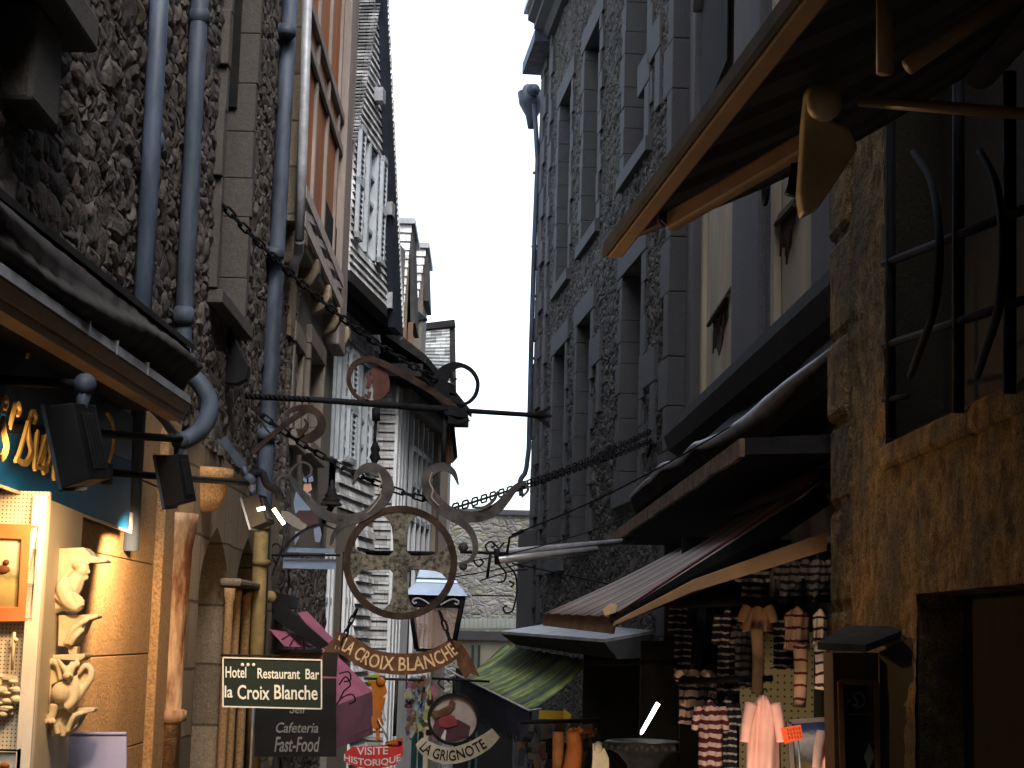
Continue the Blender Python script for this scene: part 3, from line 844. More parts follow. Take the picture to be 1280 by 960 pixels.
# ------------------------------------------------------------------ far left dormers and roof
def slated_dormer(label, x0, x1, yt, yb, Y, xs):
    t = thing('dormer_house', label, 'house', (P((x0 + x1) / 2, yb, Y).x, Y + 1, -3), 'slate hung dormers beyond the gable')
    a = P(x0, yt, Y); b = P(x1, yt, Y); zb = P(x0, yb, Y).z
    f = Fac((a.x, Y), 90, 1)
    mb = MB(); slate_rows(f, mb, zb, a.z, .16, lambda z: (0, (b.x - a.x) * (.55 + .45 * (z - zb) / (a.z - zb))), (), .04); mb.build('side_slating', M['slateX'], t, fix=False)
    mb = MB(); mb.bb((a.x - .1, Y - .08, a.z), (b.x + .06, Y + 2.2, a.z + .1)); mb.build('ridge', M['greyzinc'], t)
    mb = MB(); mb.prism([V((a.x + .02, Y + .05, -3)), V((b.x - .12, Y + .05, -3)), V((b.x - .02, Y + .05, a.z)), V((a.x + .02, Y + .05, a.z))], V((0, 2, 0))); mb.build('wall', M['stoneB'], t)
    mb = MB(); mb.prism([P(x1 - 3, yt + 2, Y), P(x1 + 1, yt + 2, Y), P(xs + 2, yb + 4, Y), P(xs - 4, yb + 4, Y)], V((0, 1.6, 0))); mb.build('bargeboard', M['cloth'], t)
    return t
slated_dormer('nearer and taller slate hung dormer behind the gable', 499, 515, 280, 400, 31, 517)
slated_dormer('farther and lower slate hung dormer at the skyline', 515, 533, 310, 372, 34, 534)
mb = MB()
br = [P(509, 378, 34), P(534, 398, 34), P(524, 400, 34), P(514, 412, 34), P(508, 440, 34)]
mb.prism(br, V((0, .3, 0)))
tag(mb.build('eaves_bracket', M['darkroof']), 'curved dark eaves bracket under the farther slate dormer', 'bracket')
hF = thing('far_house', 'far house with a pale slate roof slope against the sky', 'house', (P(535, 470, 36).x, 38, -3))
mb = MB()
tl, tr = P(511, 415, 38), P(562, 410, 38); bl, brr = P(506, 492, 36), P(563, 500, 36)
nr = 20
for k in range(nr):
    t0 = k / nr; t1 = min(1, (k + 1.12) / nr)
    a0 = bl.lerp(tl, t0); b0 = brr.lerp(tr, t0); a1 = bl.lerp(tl, t1); b1 = brr.lerp(tr, t1)
    up = V((0, -.03, .04))
    mb.add([a0 + up, b0 + up, b1, a1, a0, b0], [(0, 1, 2, 3), (4, 5, 1, 0)])
mb.build('roof', M['roofslate'], hF, fix=False)
mb = MB(); mb.prism([tr, tr + V((.12, 0, 0)), brr + V((.14, 0, -.3)), brr + V((0, 0, -.3))], V((0, .1, 0))); mb.ribbon([tl + V((0, 0, .06)), tr + V((.12, 0, .1))], .14, .3, (0, -1, 0)); mb.build('ridge_tile', M['darkroof'], hF)
mb = MB(); mb.bb((bl.x, 36.2, -3), (brr.x, 38.5, bl.z)); mb.build('wall', M['stoneB'], hF)

# ------------------------------------------------------------------ rampart wall closing the street
fE = Fac((P(560, 700, 41).x - 4, 41), 90, 1)
zE = P(610, 643, 41).z; 
mb = wall_sheet(fE, 0, 12, -4, zE, (), .09)
hE = thing('rampart_wall', 'pale rubble rampart wall closing the end of the street', 'wall', (1.0, 41.4, -4))
mb.build('wall', M['rubEnd'], hE, fix=False)
mb = MB(); fE.box(mb, 0, 12, zE - .02, zE + .12, -.7, .08); mb.build('coping', M['stone'], hE, bevel=.03)
mb = MB(); fE.box(mb, 0, 12, -4, zE - .03, -.7, -.1); mb.build('core', M['stone'], hE)
# low shop at the foot of the rampart: mossy ribbed roof, purple fascia, cream wall
hS = thing('low_shop', 'low cream shop under a mossy ribbed roof at the foot of the rampart', 'shop', (P(615, 800, 38).x, 39, -3))
mb = MB(); a = P(570, 776, 39.6); b = P(660, 776, 39.6); c = P(660, 788, 38); d = P(570, 788, 38)
for k in range(16):
    t0, t1 = k / 16, (k + .9) / 16
    q = [d.lerp(c, t0), d.lerp(c, t1), a.lerp(b, t1), a.lerp(b, t0)]
    mb.prism(q, V((0, 0, .05)), 0)
mb.build('roof', paint('mossy_sheet', (.33, .34, .33), .6, 0, .3, 2, .2, c2=(.2, .21, .13)), hS)
mb = MB(); mb.bb((d.x, 38, P(600, 800, 38).z), (c.x, 38.1, P(600, 789, 38).z)); mb.build('fascia', M['pilaster'], hS)
mb = MB(); mb.bb((d.x, 38.15, -3), (c.x, 39.7, P(600, 790, 38).z)); mb.build('wall', M['creamwall'], hS)
mb = MB(); mb.bb((d.x + .02, 37.95, -3), (c.x, 38.05, P(600, 836, 38).z)); mb.build('shop_opening', M['dark'], hS)
mb = MB()
for xx in (588, 596): mb.bb((P(xx, 860, 38).x, 37.9, -2.8), (P(xx + 3, 860, 38).x, 38.14, P(xx, 806, 38).z))
mb.build('door_frame', paint('teal_paint', (.02, .06, .065), .5), hS)

# ------------------------------------------------------------------ right: granite houses
fG = Fac((2.05, 20), -5.46, -1)
LG = 12.05
hG = thing('granite_house', 'tall dark granite house with deep stone framed windows on the right', 'house', (2.6, 26, -3))
opsG = [fG.rect(788, 815, -330, 190), fG.rect(779, 803, 335, 610), fG.rect(732, 750, 48, 288), fG.rect(722, 738, 402, 668), fG.rect(700, 714, 122, 345), fG.rect(692, 706, 440, 700)]
opsG[0] = (*opsG[0][:2], opsG[0][2], 15.2)
zG = 13.0
wall_sheet(fG, 0, LG, -3, zG + 3, opsG, .055, (0, LG, 1, 13.5)).build('wall', M['rubG'], hG, fix=False)
for i, r in enumerate(opsG):
    stone_window(fG, hG, r, .62, M['stone'], .045, random.Random(40 + i), .36, .2, .22, .36)
for i, (xa, ya) in enumerate(((806, 130), (812, 500), (819, 90), (746, 470))):
    u, z = fG.uz(xa, ya); mb = MB()
    fG.box(mb, u - .55, u + .3, z + .16, z + .6, -.1, .055)
    fG.box(mb, u - .55, u - .22, z - .6, z + .15, -.1, .05)
    mb.build('dressed_block', M['stone'], hG, bevel=.015)
mb = MB(); quoins(fG, mb, 0, 1, -3, zG + 2.9, -.3, .07, random.Random(60), .3, .55, (.5, .8)); mb.build('quoin', M['stone'], hG, bevel=.015)
mb = MB(); quoins(fG, mb, LG, -1, -3, zG + 2.9, -.3, .06, random.Random(61), .25, .45, (.35, .55)); mb.build('quoin', M['stone'], hG, bevel=.015)
# eaves cornice
zc = fG.uz(690, 52)[1]
mb = MB()
prof = [(-.1, zc), (.12, zc), (.2, zc + .12), (.36, zc + .2), (.36, zc + .3), (.48, zc + .36), (.48, zc + .52), (-.1, zc + .52)]
mb.prism([fG.p(0, z, o) for o, z in prof], fG.d * (LG + .1)); mb.build('eaves_cornice', M['stone'], hG)
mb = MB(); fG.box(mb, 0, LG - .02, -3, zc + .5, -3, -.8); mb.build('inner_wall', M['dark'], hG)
mb = MB(); mb.prism([fG.p(-.05, zc + .53, .55), fG.p(-.05, zc + .62, .55), fG.p(-.05, zc + 3.5, -3), fG.p(-.05, zc + .53, -3)], fG.d * (LG + .3)); mb.build('roof', M['roofslate'], hG)

q = fG.p(LG + .02, 0)
fG2 = Fac((q.x + .05, q.y), -5.46, -1)
hG2 = thing('granite_house', 'narrow end house beyond the granite house, with a lead gutter and downpipe', 'house', (q.x + .6, q.y + 1.5, -3))
LG2 = fG2.uz(670, 470)[0]
zc2 = fG2.uz(668, 118)[1]
wall_sheet(fG2, 0, LG2, -3, zc2, (), .07, (0, LG2, 1, zc2)).build('wall', M['rubG'], hG2, fix=False)
mb = MB(); quoins(fG2, mb, LG2, -1, -3, zc2, -.3, .06, random.Random(71), .5, .9, (.35, .6)); mb.build('quoin', M['stone'], hG2, bevel=.012)
mb = MB(); fG2.box(mb, 0, LG2, -3, zc2, -3, -.35); mb.build('inner_wall', M['stone'], hG2)
mb = MB(); fG2.box(mb, -.0, LG2 + .3, zc2, zc2 + .22, -3, .4); mb.build('eaves_board', M['zinc2'], hG2)
mb = MB(); mb.tube([P(668, 112, q.y + 2.4), P(660, 112, q.y + 3)], .12, 10); 
mb.lathe(P(665, 125, q.y + 2.8) - V((0, 0, .6)), [(.07, 0), (.12, .25), (.26, .5), (.3, .75)], 12); mb.build('hopper', M['zinc2'], hG2)
Yg = q.y + LG2 - .1
mb = MB(); mb.tube([P(668, 130, Yg), P(672, 200, Yg), P(668, 300, Yg), P(664, 430, Yg), P(661, 560, Yg), P(658, 585, Yg)] + spline([P(656, 592, Yg), P(650, 602, Yg), P(652, 620, Yg)], 4), .05, 10); mb.build('downpipe', M['zinc2'], hG2)
for yy in (216, 308, 370, 448):
    mb = MB(); mb.tube([P(662 + (448 - yy) * .02, yy, Yg), P(676, yy, Yg + .1)], .03, 6)
    mb.build('pipe_bracket', M['zinc2'], hG2)
mb = MB(); q1 = P(648, 664, Yg + .15); mb.bb((q1.x, Yg - .6, -3), (q1.x + .6, Yg + .2, q1.z)); mb.build('buttress', M['stone'], hG2, bevel=.03)

# ------------------------------------------------------------------ right: recessed plastered house
fH = Fac((2.29, 9.8), 0, -1)
hH = thing('plastered_house', 'recessed old house front with grey stone pilasters and peeling cream plaster', 'house', (2.8, 15, -2))
LH = 10.25
mb = MB(); fH.box(mb, 0, LH, -3, 11, -1.5, -.08); mb.build('wall', M['stone'], hH)
def strip(mb, xa, xb, o0, o1, za=2.3, zb=10.5):
    ua = fH.uz(xa, 350)[0]; ub = fH.uz(xb, 350)[0]
    fH.box(mb, min(ua, ub), max(ua, ub), za, zb, o0, o1)
mb = MB(); strip(mb, 879.5, 914, -.079, -.03); strip(mb, 972.5, 1024, -.079, -.03); mb.build('cream_plaster_panel', M['creamwall'], hH)
mb = MB(); strip(mb, 864, 870, -.078, .05); strip(mb, 870.4, 878, -.078, .12)
strip(mb, 921, 927, -.078, .05); strip(mb, 927.5, 962, -.078, .1); strip(mb, 963, 967, -.078, .04); strip(mb, 1027, 1060, -.078, .08)
mb.build('pilaster', M['pilaster'], hH, bevel=.02)
mb = MB(); strip(mb, 910, 914.5, -.03, -.01); strip(mb, 878.5, 881, -.03, .02); strip(mb, 967.5, 972, -.03, .03); mb.build('plaster_moulding', M['creamwall'], hH)
# broken plaster around two little carved ledges
def ragged(xa, xb, ya, yb, xs):
    t = MB(); g = random.Random(xs)
    ed = [fH.at(xb, ya, -.024)]
    lft = [(xa, yb)]
    pts = [(xb, ya), (xa, yb), (xa + 3, yb + 12), (xa + 5, yb + 30), (xa + 9, yb + 44), (xa + 13, yb + 30), (xa + 15, yb + 12), (xb - 4, yb - 6), (xb, yb - 12)]
    t.prism([fH.at(x + g.uniform(-1, 1), y, -.027) for x, y in pts], fH.n * .006)
    t.build('bare_patch', paint('bare_lath' + str(xs), (.05, .035, .022), .9, 0, .6, 9, .9, 40), hH)
    l = MB(); a = fH.at(xb, ya, -.02); b = fH.at(xa, yb, -.02)
    l.tube([a, b], .035, 5, sm=False); l.tube([a - V((0, 0, .06)) + fH.n * .04, b - V((0, 0, .06)) + fH.n * .04], .025, 5, sm=False)
    for k in range(6):
        c = b.lerp(a, .2 + k * .13); l.tube([c, c + V((0, g.uniform(-.06, .06), -.18 - g.random() * .3)) + fH.n * .03], [.025, .008], 5)
    l.build('broken_ledge', M['lath'], hH)
ragged(890, 915, 362, 400, 1)
ragged(976, 1000, 246, 272, 2)
# arched niche high up
mb = MB(); un = fH.uz(905, 40)[0]; rw = fH.uz(893, 60)[0] - fH.uz(928, 60)[0]
zc_ = fH.uz(910, 70)[1]
poly = []
for k in range(13):
    a = math.pi * k / 12; poly.append(fH.p(un + math.cos(a) * rw / 2, zc_ + 1.0 + math.sin(a) * rw * .75, .101))
poly = [fH.p(un + rw / 2, zc_ - .3, .101), *poly, fH.p(un - rw / 2, zc_ - .3, .101)]
mb.prism(poly, fH.n * .01); mb.build('blind_arch', M['dark'], hH)
mb = MB(); mb.tube([p + fH.n * .03 for p in poly[1:-1]], .09, 6); mb.build('arch_moulding', M['pilaster'], hH)
mb = MB(); mb.prism([fH.p(-.0, 11, .4), fH.p(-.0, 11.2, .4), fH.p(-.0, 14, -3), fH.p(-.0, 11, -3)], fH.d * LH); mb.build('roof', M['roofslate'], hH)
mb = MB(); mb.tube([fH.at(957, 245, .13)] + [fH.at(957, 237, .13) + V((0, .12 * math.sin(a), .12 * math.cos(a))) for a in [k * math.pi / 10 for k in range(21)]], .018, 6)
tag(mb.build('iron_ring', M['iron']), 'black iron ring on the grey pilaster under the awning arm', 'ring')
# stone cornice over the shop fronts of this house
mb = MB()
a = P(1045, 322, 10.3); b = P(834, 530, 19.6)
prof = [(.0, .12), (-.10, .10), (-.24, -.02), (-.29, -.16), (-.24, -.32), (-.1, -.40), (.25, -.44), (.5, .1)]
n1 = len(prof)
vs = []; m = 5
for k in range(m):
    c = a.lerp(b, k / (m - 1))
    for x, z in prof: vs.append(c + V((x + .25, 0, z * (1.0 if k < 4 else .95))))
fs = []
for k in range(m - 1):
    for i in range(n1):
        j = (i + 1) % n1; fs.append((k * n1 + i, k * n1 + j, (k + 1) * n1 + j, (k + 1) * n1 + i))
fs += [tuple(range(n1)), tuple((m - 1) * n1 + i for i in range(n1))]
mb.add(vs, fs)
mb.build('shop_cornice', M['darkroof'], hH, bevel=.03)

# ------------------------------------------------------------------ right foreground wall
fJ = Fac((2, -3), 0, -1)
hJ = thing('rendered_house', 'rough ochre rendered house at the right with a barred window and dark doorway', 'house', (2.6, 5, 0))
us = fJ.uz(1107, 555)[0]; zs0 = fJ.uz(1107, 556)[1]
opJ = (6.0, us, zs0, 5.4)
dJ = (fJ.uz(1290, 850)[0] - 1.0, fJ.uz(1146, 850)[0], -3, fJ.uz(1150, 742)[1])
M['renderD'] = None
def rough_render():
    t = NT('rough_render_relief'); co = t.coord((1, 1, 1), True)
    big = t.noise(co, 1.7, 5); mid = t.noise(co, 7, 5, .7); fine = t.noise(co, 70, 4, .8)
    col = t.ramp(mid, [(.36, (.07, .048, .022)), (.5, (.21, .138, .055)), (.64, (.31, .21, .09))])
    col = t.mix(t.ramp(big, [(.45, (0, 0, 0)), (.62, (.8,) * 3)]), col, (.085, .075, .05))
    drip = t.noise(t.coord((1, 2.2, .18), True), 3.5, 5, .7)
    col = t.mix(t.ramp(drip, [(.52, (0, 0, 0)), (.68, (.5,) * 3)]), col, (.06, .046, .026))
    col = t.mix(1.0, col, t.ramp(fine, [(.38, (.5,) * 3), (.62, (1.4,) * 3)]), 'MULTIPLY')
    t.base(col); t.set(.9, 0, .2)
    h = t.math('ADD', t.math('MULTIPLY', mid, .7), t.math('MULTIPLY', big, .8))
    d = t.node('ShaderNodeDisplacement', i_Midlevel=.7, i_Scale=.07); t.link(h, d.inputs['Height']); t.link(d.outputs[0], t.out.inputs['Displacement'])
    t.m.displacement_method = 'BOTH'; t.bump(t.math('ADD', fine, t.noise(co, 160, 3)), .7, .015)
    return t.m
M['renderD'] = rough_render()
M['plaster'] = rough_render(); M['plaster'].displacement_method = 'BUMP'
wall_sheet(fJ, 0, 13.2, -3, 10, [opJ, dJ], .04, (9, 13.2, -.3, 5)).build('wall', M['renderD'], hJ, fix=False)
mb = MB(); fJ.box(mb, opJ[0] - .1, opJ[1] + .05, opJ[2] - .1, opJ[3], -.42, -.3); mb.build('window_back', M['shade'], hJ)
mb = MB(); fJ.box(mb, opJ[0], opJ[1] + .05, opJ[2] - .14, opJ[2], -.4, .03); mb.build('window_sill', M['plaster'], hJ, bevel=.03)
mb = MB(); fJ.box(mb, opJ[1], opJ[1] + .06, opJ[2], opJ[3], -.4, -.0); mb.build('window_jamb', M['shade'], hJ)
mb = MB(); fJ.box(mb, dJ[0], dJ[1], -3, dJ[3], -.34, -.22); mb.build('door', M['dark'], hJ)
mb = MB(); fJ.box(mb, dJ[1] - .0, dJ[1] + .05, -3, dJ[3], -.34, -.01); fJ.box(mb, dJ[0], dJ[1], dJ[3], dJ[3] + .05, -.34, -.01); mb.build('door_reveal', M['plaster'], hJ)
mb = MB(); fJ.box(mb, 0, 13.1, -3, 10, -3, -.6); fJ.box(mb, -24, -.01, -3, 14, -3, 0); mb.bb((-1.99, -14, -1), (1.99, -11, 11.5)); mb.build('inner_wall', M['dark'], hJ)  # also unseen blocks behind the camera, added to shut out low sky
mb = MB(); rg = random.Random(9); z = -2.9
while z < 9.9:
    h = rg.uniform(.35, .6); w = rg.uniform(.5, .75)
    fJ.box(mb, 13.3 - .45 - rg.uniform(0, .25), 13.32 + rg.uniform(-.02, .02), z + .005, min(9.95, z + h - .005), -.58, .025 + rg.uniform(-.012, .015)); z += h
mb.build('corner_stone', M['plaster'], hJ, bevel=.05)
mb = MB(); mb.prism([fJ.p(0, 10, .4), fJ.p(0, 10.2, .4), fJ.p(0, 13, -3), fJ.p(0, 10, -3)], fJ.d * 13.3); mb.build('roof', M['roofslate'], hJ)
# belly grille
gr = thing('window_grille', 'black bulging iron window grille on the ochre rendered house', 'grille', fJ.p(us - 1, zs0, .0))
mb = MB()
def gb(xa, ya, xb, yb, w=.022, o=.06): mb.tube([fJ.at(xa, ya, o), fJ.at(xb, yb, o)], w, 6)
gb(1113, 130, 1113, 548, .026); gb(1198, 100, 1198, 516, .026); gb(1262, 90, 1262, 492, .026)
for x0, dx in ((1142, 45), (1225, 40)):
    q = [fJ.at(x0, 190, .07), fJ.at(x0 + dx * .5, 230, .12), fJ.at(x0 + dx * .72, 300, .2), fJ.at(x0 + dx * .6, 380, .22), fJ.at(x0 + dx * .15, 440, .16), fJ.at(x0 - 4, 470, .07)]
    mb.tube(spline(q, 6), .017, 6)
gb(1105, 330, 1280, 262, .02); gb(1105, 500, 1135, 495, .014); gb(1105, 432, 1280, 375, .018)
mb.build('grille_bar', M['iron'], gr)
YF = V((0, -1, 0))
# ------------------------------------------------------------------ left craft shop: canopy
def PL(px, py, X): return PX(px, py, X)
shop = thing('shop_canopy', 'dark folded canopy with a zinc strip and orange batten over the craft shop', 'canopy', (-1.7, 7.5, 2.5))
ax = -1.62
A0 = PL(-30, 228, ax); A1 = PL(236, 436, ax); B0 = PL(-30, 318, ax); B1 = PL(226, 494, ax)
mb = MB()
n = 60; rows = 7; vs = []; fs = []
for i in range(n + 1):
    t = i / n; a = A0.lerp(A1, t); b = B0.lerp(B1, t)
    for k in range(rows + 1):
        s = k / rows; p = a.lerp(b, s)
        bulge = .06 * math.sin(s * math.pi) + .03 * math.sin(s * 9 + t * 4) * math.sin(s * math.pi)
        fold = .014 * math.sin(t * 95 + s * 2.5) * s * (1.2 - s) + .02 * math.sin(t * 23) * s * (1 - s)
        vs.append(p + V((bulge + fold, 0, -.03 * math.sin(t * 6) * math.sin(s * math.pi))))
for i in range(n):
    for k in range(rows):
        a = i * (rows + 1) + k; fs.append((a, a + 1, a + rows + 2, a + rows + 1))
mb.add(vs, fs, 0, True); mb.build('canopy_cloth', M['cloth'], shop, solid=.008)
mb = MB()
w0 = V((-2.02, A0.y, A0.z + .28)); w1 = V((-2.02, A1.y, A1.z + .28))
mb.prism([A0 + V((.03, 0, -.01)), A0 + V((.03, 0, .02)), w0, w0 - V((0, 0, .04))], A1 - A0)
mb.build('roof', M['darkroof'], shop)
d = (B1 - B0)
mb = MB(); mb.prism([B0 + V(q) for q in ((.0, 0, 0), (.05, 0, -.004), (.055, 0, -.045), (.0, 0, -.05))], d)
for t in (.36, .5, .68): 
    c = B0.lerp(B1, t); mb.box(c + V((.03, 0, -.02)), (.062, .012, .06))
mb.build('zinc_strip', M['greyzinc'], shop)
mb = MB(); mb.prism([B0 + V(q) for q in ((-.05, 0, -.052), (.05, 0, -.052), (.035, 0, -.1), (-.05, 0, -.1))], d)
mb.prism([B0 + V(q) for q in ((-.06, 0, -.104), (.025, 0, -.104), (.02, 0, -.135), (-.06, 0, -.135))], d); mb.build('batten', M['awnwood'], shop)
mb = MB(); mb.prism([B0 + V(q) for q in ((-.4, 0, -.09), (-.065, 0, -.1), (-.065, 0, -.04), (-.4, 0, -.04))], d * .97); mb.build('soffit', M['black'], shop)
mb = MB(); mb.tube([P(188, 500, 9.3), P(216, 542, 9.2)], .022, 6); mb.tube([P(172, 492, 9.4), P(222, 545, 9.2)], .018, 6); mb.build('bracket', M['greyzinc'], shop)
# ------------------------------------------------------------------ shop sign with script
sg = thing('shop_sign', 'blue and navy shop sign with large gold script letters', 'sign', PL(60, 600, -1.9))  # navy is only the unlit upper part of the blue board
xs = -1.88
TL = PL(-40, 400, xs); TR = PL(166, 520, xs); BL = PL(-40, 592, xs); BR = PL(162, 664, xs)
TLm = TL.lerp(BL, .52); TRm = TR.lerp(BR, .40)
mb = MB(); mb.prism([TLm, TRm, BR, BL], V((-.03, 0, 0))); mb.build('board', M['signblue'], sg)
mb = MB(); mb.prism([TL, TR, TRm + V((0, 0, .003)), TLm + V((0, 0, .003))], V((-.025, 0, 0))); mb.build('upper_unlit_board', M['signunlit'], sg)  # upper part of the board, its lack of light put into navy paint
mb = MB(); mb.prism([BL, BR, BR - V((0, 0, .012)), BL - V((0, 0, .012))], V((.012, 0, 0))); mb.build('edge_trim', M['cream'], sg)
mb = MB(); mb.box(BR + V((.01, -.03, .05)), (.012, .045, .09)); mb.build('clip', M['greyzinc'], sg)
def stroke(mb, pts, w, X, th=.012):
    q = [PL(a, b, X) for a, b in pts]
    s = spline(q, 7)
    mb.ribbon(s, lerpw(w, len(s)), th, (1, 0, 0))
mb = MB(); Xl = xs + .05
S = 3.4
for gx, gy in ((-4, 545), (27, 551), (52, 558)):       # the letter s, twice and a half
    stroke(mb, [(gx - 8, gy + 26), (gx - 2, gy + 12), (gx + 8, gy - 24)], [.012, .02, .014], Xl)
    stroke(mb, [(gx + 8, gy - 24), (gx + 9, gy - 4), (gx + 12, gy + 14), (gx + 5, gy + 28), (gx - 7, gy + 22)], [.016, .03, .036, .026, .012], Xl)
stroke(mb, [(60, 580), (66, 560), (72, 545)], [.012, .016, .016], Xl)
for gx, gy in ((44, 562), (55, 567), (68, 574)):        # u, r, n
    stroke(mb, [(gx + 3, gy - 24), (gx, gy + 4), (gx - 1, gy + 24)], [.026, .034, .02], Xl)
    stroke(mb, [(gx - 1, gy + 24), (gx + 7, gy + 14), (gx + 14, gy - 14)], [.02, .018, .014], Xl)
stroke(mb, [(76, 560), (78, 582), (82, 594), (88, 588)], [.02, .034, .03, .014], Xl)
mb.build('lettering', M['gold'], sg)
mb = MB()
for gx, gy in ((4, 512), (20, 520), (40, 530), (60, 540)):
    stroke(mb, [(gx - 8, gy + 16), (gx - 4, gy - 2), (gx + 1, gy - 16), (gx + 5, gy - 8), (gx + 2, gy)], [.014, .022, .018, .014, .01], Xl - .02)
stroke(mb, [(134, 517), (141, 530), (142, 556), (136, 578)], [.012, .022, .024, .012], Xl - .02)
stroke(mb, [(28, 393), (38, 402), (37, 425), (34, 448)], [.012, .028, .024, .008], Xl - .02)
mb.build('flourish', M['gold'], sg)

# ------------------------------------------------------------------ black floodlights on rails
def floodlight(label, c, hsize, rot, rail, knob, Y=None):
    t = thing('floodlight', label, 'floodlight', c, 'black floodlights on rails over the craft shop')
    mb = MB(); mb.tube(rail, .02, 8); mb.build('rail', M['black'], t)
    mb = MB(); mb.ball(knob, .045, 12)
    mb.tube([knob, V(knob).lerp(V(c), .6)], [.03, .02], 8); mb.build('knuckle', M['zinc2'], t)
    mb = MB(); s = hsize
    q = [V((-s, -.05, -s)), V((s, -.05, -s)), V((s, -.05, s)), V((-s, -.05, s))]; b = [V((p.x * .93, .06, p.z * .93)) for p in q]
    mb.add([V(c) + rot @ p for p in q + b], [(0, 1, 2, 3), (7, 6, 5, 4), (0, 4, 5, 1), (1, 5, 6, 2), (2, 6, 7, 3), (3, 7, 4, 0)])
    for k in range(5):
        mb.box(V(c) + rot @ V((-s * .5 + k * s * .25, .066, 0)), (.008, .012, s * 1.4), 0, rot)
    mb.build('housing', M['black'], t, bevel=.008)
    mb = MB()
    for a, e in ((0, 1), (1, 2), (2, 3), (3, 0)): mb.tube([V(c) + rot @ (q[a] * 1.02), V(c) + rot @ (q[e] * 1.02)], .009, 4, sm=False)
    mb.build('front_rim', M['zinc2'], t)
    return t
rz = lambda a, b=0, c=0: Matrix.Rotation(R(a), 3, 'Z') @ Matrix.Rotation(R(b), 3, 'X') @ Matrix.Rotation(R(c), 3, 'Y')
Y1 = 6.6
floodlight('large black floodlight under the canopy, in front of the gold lettering', P(97, 556, Y1), .155, rz(-95, 14, 6), [P(-30, 473, Y1), P(104, 481, Y1)], P(106, 481, Y1))
Y2 = 8.9
floodlight('middle black floodlight above the terracotta column', P(219, 600, Y2), .13, rz(-95, 12, 6), [P(-30, 533, 6.4), P(110, 541, 7.8), P(228, 549, Y2)], P(225, 552, Y2))
Y3 = 11.2
fl = floodlight('far black floodlight group beside the corbel and ochre pipe', P(322, 640, Y3), .10, rz(-100, 20, 0), [P(130, 590, 8.6), P(310, 604, Y3)], P(312, 600, Y3))
mb = MB(); mb.ribbon([P(278, 548, Y3), P(304, 583, Y3)], .05, .02, (0, -1, 0)); mb.tube([P(304, 583, Y3), P(310, 600, Y3)], .02, 6); mb.build('flag_arm', M['zinc2'], fl)
mb = MB(); mb.tube(spline([P(312, 598, Y3), P(326, 590, Y3), P(334, 606, Y3), P(345, 612, Y3), P(352, 625, Y3)], 6), .026, 8); mb.build('cable_loop', M['iron'], fl)
mb = MB(); mb.box(P(126, 592, 8.5), (.1, .1, .1)); mb.build('junction_box', M['black'], fl, bevel=.01)
mb = MB(); mb.ribbon([P(342, 636, Y3 - .06), P(355, 655, Y3 - .06)], .022, .02, (0, -1, 0)); mb.ribbon([P(322, 637, Y3 - .1), P(331, 635, Y3 - .1)], .02, .03)
mb.build('lamp_glass', emis('lit_lamp', (1, .82, .5), 5), fl)
mb = MB(); mb.prism([P(x, y, 12.9) for x, y in ((268, 478), (270, 408), (276, 404), (288, 410), (311, 458), (308, 474), (296, 480))], V((0, .12, 0)))
wh = mb.build('wall_hood', M['black'], bevel=.01); tag(wh, 'black pointed metal hood on the rubble wall right of the swan neck pipe', 'hood')
mb = MB(); mb.tube([P(267, 478, 12.88), P(272, 406, 12.88)], .009, 5); mb.build('edge', M['greyzinc'], wh)
# ------------------------------------------------------------------ display boards, picture, plaster figures
Yc = 7.0
def holes(mat_name, c, per=.0275, hole=.2):
    t = NT(mat_name); co = t.coord(); sp = t.node('ShaderNodeSeparateXYZ'); t.link(co, sp.inputs[0])
    def cell(o): return t.math('SUBTRACT', t.math('FRACT', t.math('DIVIDE', t.math('ADD', o, 10), per)), .5)
    a, b = cell(sp.outputs[0]), cell(sp.outputs[2])
    r = t.math('SQRT', t.math('ADD', t.math('MULTIPLY', a, a), t.math('MULTIPLY', b, b)))
    t.base(t.mix(t.math('LESS_THAN', r, hole), c, sc(c, .12))); t.set(.6); return t.m
ds = thing('display_stand', 'cream display stand with a pegboard face and plain side panel', 'display stand', P(50, 955, Yc))
mb = MB(); mb.bb((P(-60, 800, Yc).x, Yc, P(40, 985, Yc).z), (P(50, 800, Yc).x, Yc + .03, P(40, 614, Yc).z)); mb.build('pegboard', holes('pegboard', (.66, .55, .38), .0155, .2), ds)
a = P(52, 620, Yc); Ysd = 7.95
b = P(104, 642, Ysd)
mb = MB(); z0 = P(40, 985, Yc).z
mb.prism([V((a.x, Yc - .02, z0)), V((a.x, Yc - .02, a.z)), V((b.x, Ysd, b.z)), V((b.x, Ysd, z0))], V((-.03, 0, 0))); mb.build('side_panel', M['cream'], ds)
mb = MB(); mb.bb((a.x - .02, Yc - .05, z0), (a.x + .035, Yc - .022, a.z)); mb.build('edge_strip', paint('cream_edge', (.7, .6, .48), .5, 0, .08), ds)
fp = thing('framed_picture', 'orange wood framed picture of a brown bird hung on the pegboard', 'picture', P(20, 770, Yc - .04))
def frame(parent, x0, x1, y0, y1, wpx, Y, mat, th=.03):
    mb = MB()
    o = [P(x0, y0, Y), P(x1, y0 + 3, Y), P(x1 - 8, y1 - 1, Y), P(x0, y1, Y)]
    i = [P(x0 + wpx, y0 + wpx * .8, Y), P(x1 - wpx, y0 + wpx * .8 + 2, Y), P(x1 - wpx - 4, y1 - wpx * .8, Y), P(x0 + wpx, y1 - wpx * .8, Y)]
    for k in range(4):
        l = (k + 1) % 4; mb.prism([o[k], o[l], i[l], i[k]], V((0, th, 0)))
    mb.build('frame', mat, parent, bevel=.004); return i
ii = frame(fp, -45, 50, 653, 778, 24, Yc - .05, M['orangewood'])
